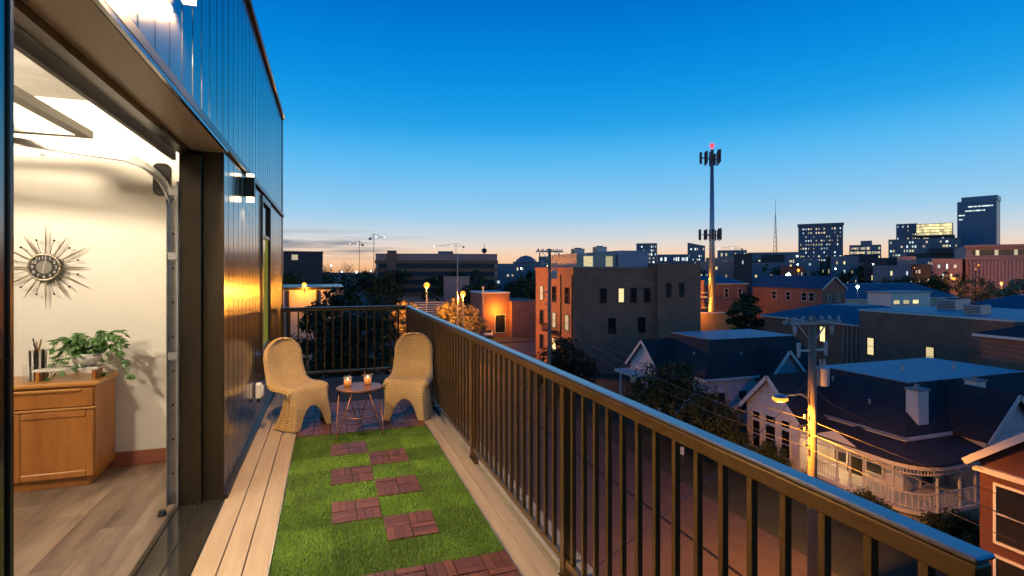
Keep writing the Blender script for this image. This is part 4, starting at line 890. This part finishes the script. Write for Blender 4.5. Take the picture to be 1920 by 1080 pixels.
sky_b('brick_warehouse', 'dark red brick warehouse before the stepped block', 1572, 1690, 500, 260, 'brick_red', 12, 2, .2, z0=6, rs=25)
rd = random.Random(21)
for k in range(44):
    px = rd.uniform(820, 1900) if k < 22 else rd.uniform(1330, 1800); d = rd.uniform(180, 420); w_ = rd.uniform(30, 75)
    t, W, H = fb('city_block', 'dim low flat-roofed block in the far city', px-w_/2, px+w_/2, rd.uniform(492, 512) if k < 22 else rd.uniform(478, 496), d, rd.choice(('far_dark', 'far_grey', 'far_rose', 'far_dark')), group='low blocks in the far city', D=20)
    grid(t, W, H-.6, 7, 3, H*.3, .22, rs=100+k, fw=.4, fh=.4)

# ================================================================ towers and masts
mx_, my_ = at(1335, 115)
mt = thing('cell_tower', 'grey monopole antenna tower with two antenna rings and red beacon', 'tower', (mx_, my_, 0))
MB().cyl((0, 0, 0), (0, 0, 39), 0.78, 0.32, n=16).build('pole', 'galv', mt, smooth=True)
for z, r_, n_, sz in ((37.3, 2.5, 9, 3.1), (20.7, 2.7, 12, 2.6)):
    m = MB()
    for k in range(3):
        a0, a1 = R(120*k+30), R(120*k+150); p0 = (r_*math.cos(a0), r_*math.sin(a0), z); p1 = (r_*math.cos(a1), r_*math.sin(a1), z)
        m.cyl(p0, p1, 0.06, n=6); m.cyl((0, 0, z-.9), ((p0[0]+p1[0])/2, (p0[1]+p1[1])/2, z-.05), 0.06, n=6); m.cyl((0, 0, z), p0, 0.05, n=6)
    fr = m.build('platform', 'galv', mt)
    for k in range(3):
        a0, a1 = R(120*k+30), R(120*k+150)
        for j in range(4):
            u = (j+.4)/3.8; x = r_*(math.cos(a0)*(1-u)+math.cos(a1)*u)*1.1; y = r_*(math.sin(a0)*(1-u)+math.sin(a1)*u)*1.1
            am = R(120*k+90); hh = sz*rd.uniform(.75, 1.0)
            a_ = MB().bar((x, y, z-hh/2), (x, y, z+hh/2), 0.42, 0.22, (math.cos(am), math.sin(am), 0)).build('antenna_panel', 'far_dark', mt); MB().cyl((x*.94, y*.94, z-hh/2-.2), (x*.94, y*.94, z+hh/2+.1), .05, n=6).build('antenna_mount', 'galv', a_)
MB().cyl((0, 0, 39), (0, 0, 39.7), .12, n=8).ball((0, 0, 39.9), 0.5).build('beacon', 'red_bulb', mt)
lamp('yard_light', 'POINT', (mx_-2.5, my_-3.0, 3.4), 700, SODIUM, mt, shadow_soft_size=0.3)
x, y = at(1454, 900); rm = thing('radio_mast', 'thin lattice radio mast rising from the skyline', 'mast', (x, y, 0)); hm = hz(372, 900)
m = MB()
for k in range(3): a = R(120*k); m.cyl((5*math.cos(a), 5*math.sin(a), 0), (0.5*math.cos(a), 0.5*math.sin(a), hm*.8), .5, .3, n=5)
m.build('leg', 'far_dark', rm); MB().cyl((0, 0, hm*.8), (0, 0, hm), .4, .15, n=6).build('spire', 'far_dark', rm)
for k in range(14): z = hm*.8*k/14; r_ = 5-4.5*k/14; MB().tube([(r_*math.cos(R(120*j)), r_*math.sin(R(120*j)), z) for j in range(4)], .22, 4).build('brace', 'far_dark', rm)
def crane(px, ytop, d, px_tip, label):
    x, y = at(px, d); h = hz(ytop, d); t = thing('tower_crane', label, 'crane', (x, y, 0), -YAW); L_ = (px_tip-px)/1000*d
    MB().box(-.22, .22, -.22, .22, 0, h+4).build('mast', 'far_dark', t); MB().bar((-L_*.35, 0, h), (L_, 0, h+abs(L_)*.04), .25, .3).build('jib', 'far_dark', t)
    MB().cyl((0, 0, h+4), (L_*.7, 0, h+1), .15, n=5).cyl((0, 0, h+4), (-L_*.3, 0, h+.6), .15, n=5).build('stay', 'far_dark', t); MB().box(-L_*.33-1.2, -L_*.33+1.2, -.6, .6, h-2, h).build('counterweight', 'far_grey', t)
    for u in (.2, .95): MB().ball((L_*u, 0, h+.6), .26, 8, 5).build('work_light', 'white_bulb', t)
crane(701, 446, 500, 722, 'tower crane with white lights over the bare trees'); crane(674, 458, 620, 656, 'smaller tower crane beside the lit crane'); crane(855, 462, 700, 812, 'faint tower crane with lights beyond the parking garage'); crane(1380, 466, 800, 1345, 'faint tower crane beside the monopole')
x, y = at(908, 420); wt = thing('water_tower', 'small dark water tower on the horizon past the garage', 'tower', (x, y, 0)); h = hz(470, 420)
MB().cyl((0, 0, 0), (0, 0, h), .5, n=8).build('stem', 'far_dark', wt); MB().ball((0, 0, h), 2.2, sz=.9).cyl((0, 0, h+2), (0, 0, h+5), .2, n=6).build('tank', 'far_dark', wt, smooth=True)

# ================================================================ utility poles and wires
def utility_pole(label, x, y, h, trans=True, light=False):
    t = thing('utility_pole', label, 'utility pole', (x, y, 0))
    MB().cyl((0, 0, 0), (0, 0, h), 0.19, 0.135, n=14).build('pole', 'wood_pole', t, smooth=True)
    for z, w_ in ((h-0.25, 1.25), ):
        c_ = MB().box(-w_, w_, -0.24, -0.13, z-.06, z+.06).box(-w_, w_, .13, .24, z-.06, z+.06).build('crossarm', 'grey_wood', t)
        for k in (-1.15, -.7, -.25, .3, .7, 1.15):
            MB().lathe([(.02, 0), (.06, .03), (.03, .07), (.07, .11), (.03, .16), (.001, .2)], (k, -.185, z+.06), 10).build('insulator', 'insulator', c_, smooth=True)
            MB().lathe([(.02, 0), (.05, .03), (.03, .07), (.06, .11), (.001, .18)], (k*.95, .185, z+.06), 10).build('insulator', 'insulator', c_, smooth=True)
        for s_ in (-1, 1): MB().bar((s_*.75, 0, z-.05), (s_*.1, 0, z-.75), .05, .03, (0, 1, 0)).build('brace', 'galv', t)
        for k in (-1.0, 0.9): MB().cyl((k, -.1, z-.12), (k, -.1, z-.5), .07, .05, n=10).build('cutout', 'insulator', c_, smooth=True)
    m = MB().bar((-.75, 0, h-1.35), (.75, 0, h-1.35), .07, .07)
    for k in (-.7, .7): m.cyl((k, 0, h-1.6), (k, 0, h-1.05), .06, .08, n=10)
    m.build('lower_arm', 'insulator', t)
    if trans:
        o = MB().lathe([(.001, 0), (.23, 0), (.25, .04), (.25, .64), (.26, .66), (.24, .72), (.06, .76), (.001, .76)], (.46, -.05, h-2.75), 20).build('transformer', 'transformer', t, smooth=True)
        for a in (-.1, .1): MB().cyl((.46+a, -.05, h-2.0), (.46+a, -.05, h-1.72), .045, .03, n=8).build('bushing', 'insulator', o)
        MB().box(.1, .24, -.12, .02, h-2.75, h-2.1).build('hanger', 'galv', t)
    for z in (h-4.0, h-4.5, h-5.1): MB().bar((0, 0, z), (-.4, 0, z+.05), .05, .05).cyl((-.4, 0, z), (-.4, 0, z+.16), .045, n=8).build('spool', 'galv', t)
    if light:
        z = h-3.15
        pts = [(-.12, 0, z-.35), (-.25, 0, z-.05), (-.6, 0, z+.12), (-1.35, 0, z+.12)]
        MB().tube(pts, .03, 8).build('lamp_arm', 'galv', t, smooth=True)
        hd = MB().ball((-1.62, 0, z+.10), .27, 12, 6, .30).build('lamp_head', 'galv', t, smooth=True); MB().ball((-1.62, 0, z+.01), .29, 14, 8, .40).build('lamp_lens', 'sodium', hd, smooth=True)
        lamp('street_light', 'SPOT', (x-1.62, y, z-.16), 6500, SODIUM, t, shadow_soft_size=0.15, spot_size=R(172), spot_blend=0.35); lamp('street_glow', 'POINT', (x-1.62, y, z-.18), 520, SODIUM, t, shadow_soft_size=0.15)
    return t
utility_pole('wooden utility pole with transformer and lit sodium lamp before the porch house', 18.0, 16.0, 11.1, True, True)
utility_pole('tall wooden utility pole before the brown apartment block', 19.1, 45.0, 14.9, True, False)
def wire(label, a, b, sag, r=0.008, n=16, group=None):
    a, b = Vector(a), Vector(b); pts = [a.lerp(b, k/n)-Vector((0, 0, sag*4*(k/n)*(1-k/n))) for k in range(n+1)]
    tag(MB().tube(pts, r, 5).build('overhead_wire', 'cable'), label, 'wire', group)
for k in (-1.15, -.25, .7): wire('thin power line along the street from the pole crossarm toward the brick house', (18+k, 15.8, 11.1), (18+k, -24, 11.1), 0.9, group='crossarm power lines toward the brick house')
for k in (-1.15, -.25, .7): wire('thin power line along the street between the two utility poles', (18+k, 16.2, 11.1), (19.1+k, 44.8, 14.9), 0.7, group='power lines between the poles')
for z, r_ in ((7.1, .012), (6.6, .018), (6.0, .012)): wire('heavier low cable along the street from the lamp pole toward the brick house', (17.6, 15.9, z), (17.6, -24, z+.2), 0.9, r_, group='low cables toward the brick house')
for z, r_ in ((7.1, .012), (6.6, .018), (6.0, .012)): wire('heavier low cable along the street between the two utility poles', (17.6, 16.1, z), (18.7, 44.9, z+2.2), 0.8, r_, group='low cables between the poles')
wire('service wire from the pole to the porch house eave', (18.1, 16, 8.2), (29.1, 20.2, 4.0), .4); wire('service wire from the pole to the hipped house gable', (18.1, 16, 8.0), (27.5, 40.3, 4.6), .6)
wire('service wire from the pole to the brick house eave', (18.1, 16, 8.0), (22.9, 12.8, 5.5), .15); wire('slanting wire from the pole to our own building', (17.8, 16, 8.6), (1.45, 5.0, 9.2), .35, .008)

# ================================================================ street lamps and small lights
def street_lamp(label, x, y, h, power, bulb='sodium', r=.24, col=SODIUM, arm=0.0, group=None):
    t = thing('street_lamp', label, 'street lamp', (x, y, 0), 0, group)
    MB().cyl((0, 0, 0), (0, 0, h), .11, .07, n=10).build('post', 'galv', t); MB().cyl((0, 0, 0), (0, 0, .5), .2, .16, n=10).build('base', 'galv', t)
    if arm: MB().tube([(0, 0, h-.05), (arm*.4, 0, h+.25), (arm, 0, h+.3)], .05, 6).build('arm', 'galv', t)
    MB().cyl((arm, 0, h+.18), (arm, 0, h+.34), r*1.1, r*.5, n=12).build('hood', 'galv', t); MB().ball((arm, 0, h+.08), r, 12, 8).build('globe', bulb, t, smooth=True)
    if power: lamp('street_light', 'POINT', (x+arm, y, h-.35), power, col, t, shadow_soft_size=.2)
street_lamp('bright sodium street lamp at the crossing beyond the railing corner', *at(800, 76), hz(536, 76), 15000, r=.42)
street_lamp('sodium street lamp over the orange-lit tree', *at(868, 70), hz(552, 70), 15000, r=.36)
street_lamp('bright sodium street lamp before the rose stone building', *at(1788, 178), hz(523, 178), 26000, r=.5)
street_lamp('sodium street lamp at the kerb of the rose stone building', *at(1878, 176), hz(531, 176), 24000, r=.42)
street_lamp('white street lamp beside the salmon brick row house', *at(1608, 118), hz(538, 118), 900, 'white_bulb', .3, (.8, 1, .95))
street_lamp('twin-bright white floodlight over the row house roof', *at(1478, 130), hz(517, 130), 1800, 'white_bulb', .55, (.9, 1, .95))
street_lamp('small sodium lamp behind the row house roof', *at(1497, 180), hz(507, 180), 3000, r=.45)
street_lamp('dark slim street lamp post at the crossing', *at(906, 84), hz(540, 84), 0, 'insulator', .2)
street_lamp('tall slim unlit lamp post beside the sodium lamps', *at(858, 70), hz(480, 70), 0, 'insulator', .12)
for k in range(46):
    px = rd.choice((rd.uniform(545, 760), rd.uniform(900, 1010), rd.uniform(1190, 1900), rd.uniform(1300, 1900))); d = rd.uniform(150, 420); wh = rd.random() < .62
    x, y = at(px, d)
    t = thing('yard_light', 'tiny white light among far trees and roofs' if wh else 'tiny orange light among far trees and roofs', 'light', (x, y, 0), 0, 'tiny white far lights' if wh else 'tiny orange far lights')
    h = hz(rd.uniform(494, 532), d); MB().cyl((0, 0, 0), (0, 0, h), .08, n=5).build('post', 'far_dark', t); MB().ball((0, 0, h), d*rd.uniform(.0008, .0014), 8, 5).build('globe', 'white_bulb' if wh else 'sodium', t)

# ================================================================ trees and shrubs
def leaves_mesh(centres, radii, per, size, flat=.55, rng=RNG):
    C = np.repeat(np.array(centres), per, 0); Rr = np.repeat(np.array(radii), per)[:, None]; n = len(C)
    d = rng.normal(size=(n, 3)); d /= np.linalg.norm(d, axis=1)[:, None]; p = C+d*Rr*(rng.random((n, 1))**.45)*np.array([1, 1, .8])
    nr = d+rng.normal(size=(n, 3))*.8+np.array([0, 0, .5]); nr /= np.linalg.norm(nr, axis=1)[:, None]
    u = np.cross(nr, rng.normal(size=(n, 3))); u /= np.linalg.norm(u, axis=1)[:, None]; v = np.cross(nr, u)
    s = size*(.6+.8*rng.random((n, 1)))
    V = np.stack([p-u*s, p+v*s*flat, p+u*s, p-v*s*flat], 1).reshape(-1, 3); return V
def mesh_quads(name, V, mat):
    n = len(V)//4; me = bpy.data.meshes.new(name); me.vertices.add(4*n); me.vertices.foreach_set('co', V.ravel()); me.loops.add(4*n); me.loops.foreach_set('vertex_index', np.arange(4*n))
    me.polygons.add(n); me.polygons.foreach_set('loop_start', np.arange(n)*4); me.update(); me.validate(); me.materials.append(MATS[mat]); return me
def tree(name, label, x, y, h, w, mat, leaf, clumps=40, per=60, trunk=.3, zlow=.25, group=None, seed=1, cat='tree'):
    rg = np.random.default_rng(seed); t = thing(name, label, cat, (x, y, 0), 0, group)
    cs, rr = [], []; zc = h*(1+zlow)/2; hh = h*(1-zlow)/2
    for k in range(clumps):
        d = rg.normal(size=3); d /= np.linalg.norm(d); f = rg.random()**.4
        c = np.array([d[0]*w/2*f, d[1]*w/2*f, zc+d[2]*hh*f]); tap = 1-.45*max(0, (c[2]-zc)/hh); c[:2] *= tap
        cs.append(c); rr.append(w*rg.uniform(.09, .19))
    put('crown', mesh_quads('crown', leaves_mesh(cs, rr, per, leaf, rng=rg), mat), t)
    m = MB().tube([(0, 0, 0), (trunk*.3, 0, h*.25), (0, trunk*.3, h*.55), (0, 0, h*.85)], [trunk, trunk*.75, trunk*.5, trunk*.12], 8)
    for k in range(0, clumps, max(1, clumps//9)):
        c = cs[k]; z0 = max(h*.12, min(c[2]*.6, h*.6)); m.tube([(0, 0, z0), (c[0]*.5, c[1]*.5, (z0+c[2])/2+.1*h*.2), tuple(c)], [trunk*.4, trunk*.25, trunk*.06], 5)
    m.build('trunk', 'bark', t, smooth=True); return t
def bare_tree(label, x, y, h, seed, mat='bark', group=None, rad=.02):
    r_ = random.Random(seed); t = thing('bare_tree', label, 'tree', (x, y, 0), 0, group); m, tr = MB(), MB()
    def br(p, d, L_, r0, lv):
        q = p+d*L_; (tr if lv == 0 else m).tube([p, p.lerp(q, .5)+Vector((r_.uniform(-1, 1), r_.uniform(-1, 1), 0))*L_*.05, q], [r0, r0*.85, r0*.65], 5 if lv < 2 else 3)
        if lv >= 5: return
        for k in range(3 if lv < 4 else 2):
            d2 = (d+Vector((r_.gauss(0, .55), r_.gauss(0, .55), r_.uniform(-.1, .45)))).normalized(); br(q if k else p.lerp(q, .8), d2, L_*r_.uniform(.6, .82), r0*.6, lv+1)
    br(Vector((0, 0, 0)), Vector((0, 0, 1)), h*.28, h*rad, 0); tr.build('trunk', mat, t); m.build('crown', mat, t)
tree('magnolia_tree', 'dense dark evergreen tree just beyond the end railing', *at(668, 33), hz(488, 33), 6.2, 'leaf_dark', .16, 90, 120, .28, .05, seed=5)
tree('magnolia_tree', 'lower dark evergreen tree beside the dense one, by the facade corner', *at(600, 38), hz(560, 38), 5.5, 'leaf_dark', .16, 50, 100, .25, .05, seed=6)
tree('street_tree', 'round tree lit orange by the sodium street lamp', *at(858, 82), hz(562, 82), 8.4, 'leaf_lamplit', .30, 70, 60, .25, .15, seed=7)
tree('street_tree', 'small tree glowing orange left of the bright sodium lamp', *at(752, 80), hz(560, 80), 6.5, 'leaf_lamplit', .30, 40, 60, .2, .15, seed=8)
for k, (px, yt, d, w_, lb) in enumerate(((895, 522, 140, 13, 'dark tree before the parking garage end'), (985, 520, 150, 15, 'dark tree behind the orange-lit annexe'), (1015, 515, 130, 10, 'dark tree touching the brown block'), (720, 512, 130, 13, 'dark tree before the stair tower of the garage'),
        (1398, 548, 88, 6, 'dark round tree before the salmon row house'), (1690, 514, 170, 16, 'green tree before the rotunda'), (1738, 518, 165, 14, 'green tree left of the bright sodium lamp'), (1640, 522, 190, 14, 'dark tree behind the white street lamp'), (1840, 522, 170, 13, 'orange-tinged tree between the sodium lamps'), (1910, 528, 140, 11, 'orange-tinged tree at the kerb of the rose stone building'), (560, 505, 120, 14, 'dark tree behind the yellow-lit building'))):
    tree('dark_tree', lb, *at(px, d), hz(yt, d), w_, 'leaf_mid' if px < 1800 else 'leaf_lamplit', .45, 36, 44, .3, .1, seed=30+k)
for k, (px, yt, d, lb) in enumerate(((632, 468, 170, 'bare tree on the horizon by the dark flat building'), (662, 470, 160, 'bare tree on the horizon behind the evergreen'), (688, 478, 190, 'small bare tree on the horizon near the crane'), (1146, 452, 120, 'bare tree rising behind the brown block penthouse'), (1108, 474, 140, 'low bare tree behind the brown block penthouse'))):
    bare_tree(lb, *at(px, d), hz(yt, d), 50+k, rad=.016)
tree('garden_tree', 'broad dark garden tree before the hipped house', 24.3, 34.0, 6.2, 6.8, 'leaf_mid', .13, 80, 110, .22, .05, seed=70)
tree('garden_tree', 'dark garden tree between the hipped house and the porch house', 24.6, 29.6, 4.6, 4.6, 'leaf_mid', .12, 60, 100, .16, .05, seed=71)
tree('garden_shrub', 'low rounded shrub before the porch house gable', 25.3, 25.6, 2.4, 3.0, 'leaf_mid', .09, 40, 80, .1, .0, seed=72, cat='shrub')
tree('garden_shrub', 'low dark shrub at the foot of the porch steps', 25.6, 19.8, 1.6, 2.6, 'leaf_mid', .08, 36, 80, .08, .0, seed=73, cat='shrub')
tree('garden_shrub', 'dark shrub beside the rounded porch corner', 27.2, 16.6, 1.7, 3.0, 'leaf_mid', .08, 36, 80, .08, .0, seed=74, cat='shrub')
tree('garden_tree', 'leafy tree before the brown block ground floor', 23.0, 50.0, 6.0, 6.0, 'leaf_dark', .16, 60, 80, .2, .05, seed=75)
V = []
rg = np.random.default_rng(99)
for k in range(150):
    px = rg.uniform(540, 1915); d = rg.uniform(190, 420); x, y = at(px, d); h = max(5.0, min(16, hz(rg.uniform(496, 518), d)))
    V.append(leaves_mesh([np.array([x+rg.normal()*2.4, y+rg.normal()*2.4, h*rg.uniform(.25, .9)]) for _ in range(9)], [2.6]*9, 18, .9, rng=rg))
ob = put('far_woodland', mesh_quads('far_woodland', np.concatenate(V), 'leaf_mid')); ob['kind'] = 'stuff'; tag(ob, 'dark mass of trees between the far city blocks', 'trees')

# ================================================================ parked cars
def car(label, x, y, rz, paint):
    t = thing('parked_car', label, 'car', (x, y, 0), rz)
    side = [(-2.2, .35), (-2.25, .75), (-1.5, .9), (-.9, 1.42), (.7, 1.45), (1.5, .95), (2.15, .85), (2.2, .4)]
    MB().ext([(a, -.86, b_) for a, b_ in side], (0, 1.72, 0)).build('body', paint, t, bevel=.06)
    for s_ in (-1, 1):
        yy = .866*s_
        MB().ext([(-1.25, yy, .95), (-.82, yy, 1.34), (-.05, yy, 1.37), (-.05, yy, .95)], (0, .008*s_, 0)).ext([(.03, yy, .95), (.03, yy, 1.37), (.66, yy, 1.37), (1.25, yy, .95)], (0, .008*s_, 0)).build('side_window', 'pane_dark', t)
        for xx in (-1.35, 1.35):
            w_ = MB().cyl((xx, yy-.1*s_, .33), (xx, yy+.03*s_, .33), .33, n=18).build('wheel', 'tyre', t); MB().cyl((xx, yy+.03*s_, .33), (xx, yy+.04*s_, .33), .2, n=12).build('rim', 'galv', w_)
        MB().box(-2.27, -2.2, .55*s_-.16, .55*s_+.16, .6, .72).build('headlight', 'glass', t); MB().box(2.14, 2.21, .6*s_-.15, .6*s_+.15, .65, .78).build('tail_light', 'red_tag', t)
    MB().ext([(-1.42, -.7, .96), (-1.42, .7, .96), (-.96, .66, 1.38), (-.96, -.66, 1.38)], (-.03, 0, .02)).build('windscreen', 'pane_dark', t)
car('dark parked car beyond the crossing under the lawn', *at(940, 128), R(10), 'car_dark'); car('pale parked car at the crossing seen over the railing', *at(914, 104), R(80), 'car_white')

ys = thing('yard_sign', 'small white yard sign on the dark lawn behind the garden tree', 'sign', (22.2, 30.2, 0.06), R(-60))
MB().box(-.38, .38, -.015, .015, .55, 1.05).build('board', 'white_plastic', ys)
for x in (-.3, .3): MB().cyl((x, 0, -.05), (x, 0, .56), .015, n=6).build('stake', 'galv', ys)

# rooftop equipment and vents
def roof_unit(label, x, y, z, sx, sy, h):
    t = thing('rooftop_unit', label, 'roof unit', (x, y, z))
    MB().box(-sx/2, sx/2, -sy/2, sy/2, 0, h).build('casing', 'galv', t, bevel=.03); MB().cyl((0, 0, h), (0, 0, h+.12), min(sx, sy)*.36, n=16).build('fan_hood', 'far_dark', t)
    for k in range(5): MB().box(-sx/2-.02, -sx/2, -sy/2+.1, sy/2-.1, h*(.15+.15*k), h*(.22+.15*k)).build('louvre', 'far_dark', t)
roof_unit('grey air-conditioning unit on the dark brick hall roof near its coping', 62.5, 36.0, 8.45, 1.6, 1.6, 1.0); roof_unit('larger air-conditioning unit set back on the dark brick hall roof', 68, 41.5, 8.45, 2.6, 2.0, 1.2)
roof_unit('air-conditioning unit on the brown apartment block roof beside the penthouse', 37.5, 71.0-1.4, 15.5, 1.6, 1.4, .9); roof_unit('small unit on the brown apartment block penthouse', 32.2, 66, 15.1, 1.4, 1.4, .8)
for p_, pts in ((h1, ((30.6, 23.2, 4.7), (31.6, 26.5, 5.4), (36.0, 25.0, 6.2), (40.0, 24.4, 6.2))), (h2, ((30.0, 38.6, 5.3), (33.5, 36.9, 5.4), (35.0, 40.5, 6.9)))):
    for x, y, z in pts: MB().cyl((x, y, z-.3), (x, y, z+.45), .07, n=8).cyl((x, y, z+.45), (x, y, z+.52), .11, .05, n=8).build('vent_pipe', 'galv', p_, world=True)
MB().box(28.93, 29.0, 20.0, 25.0, 3.86, 3.98).build('gutter', 'galv', h1, world=True)
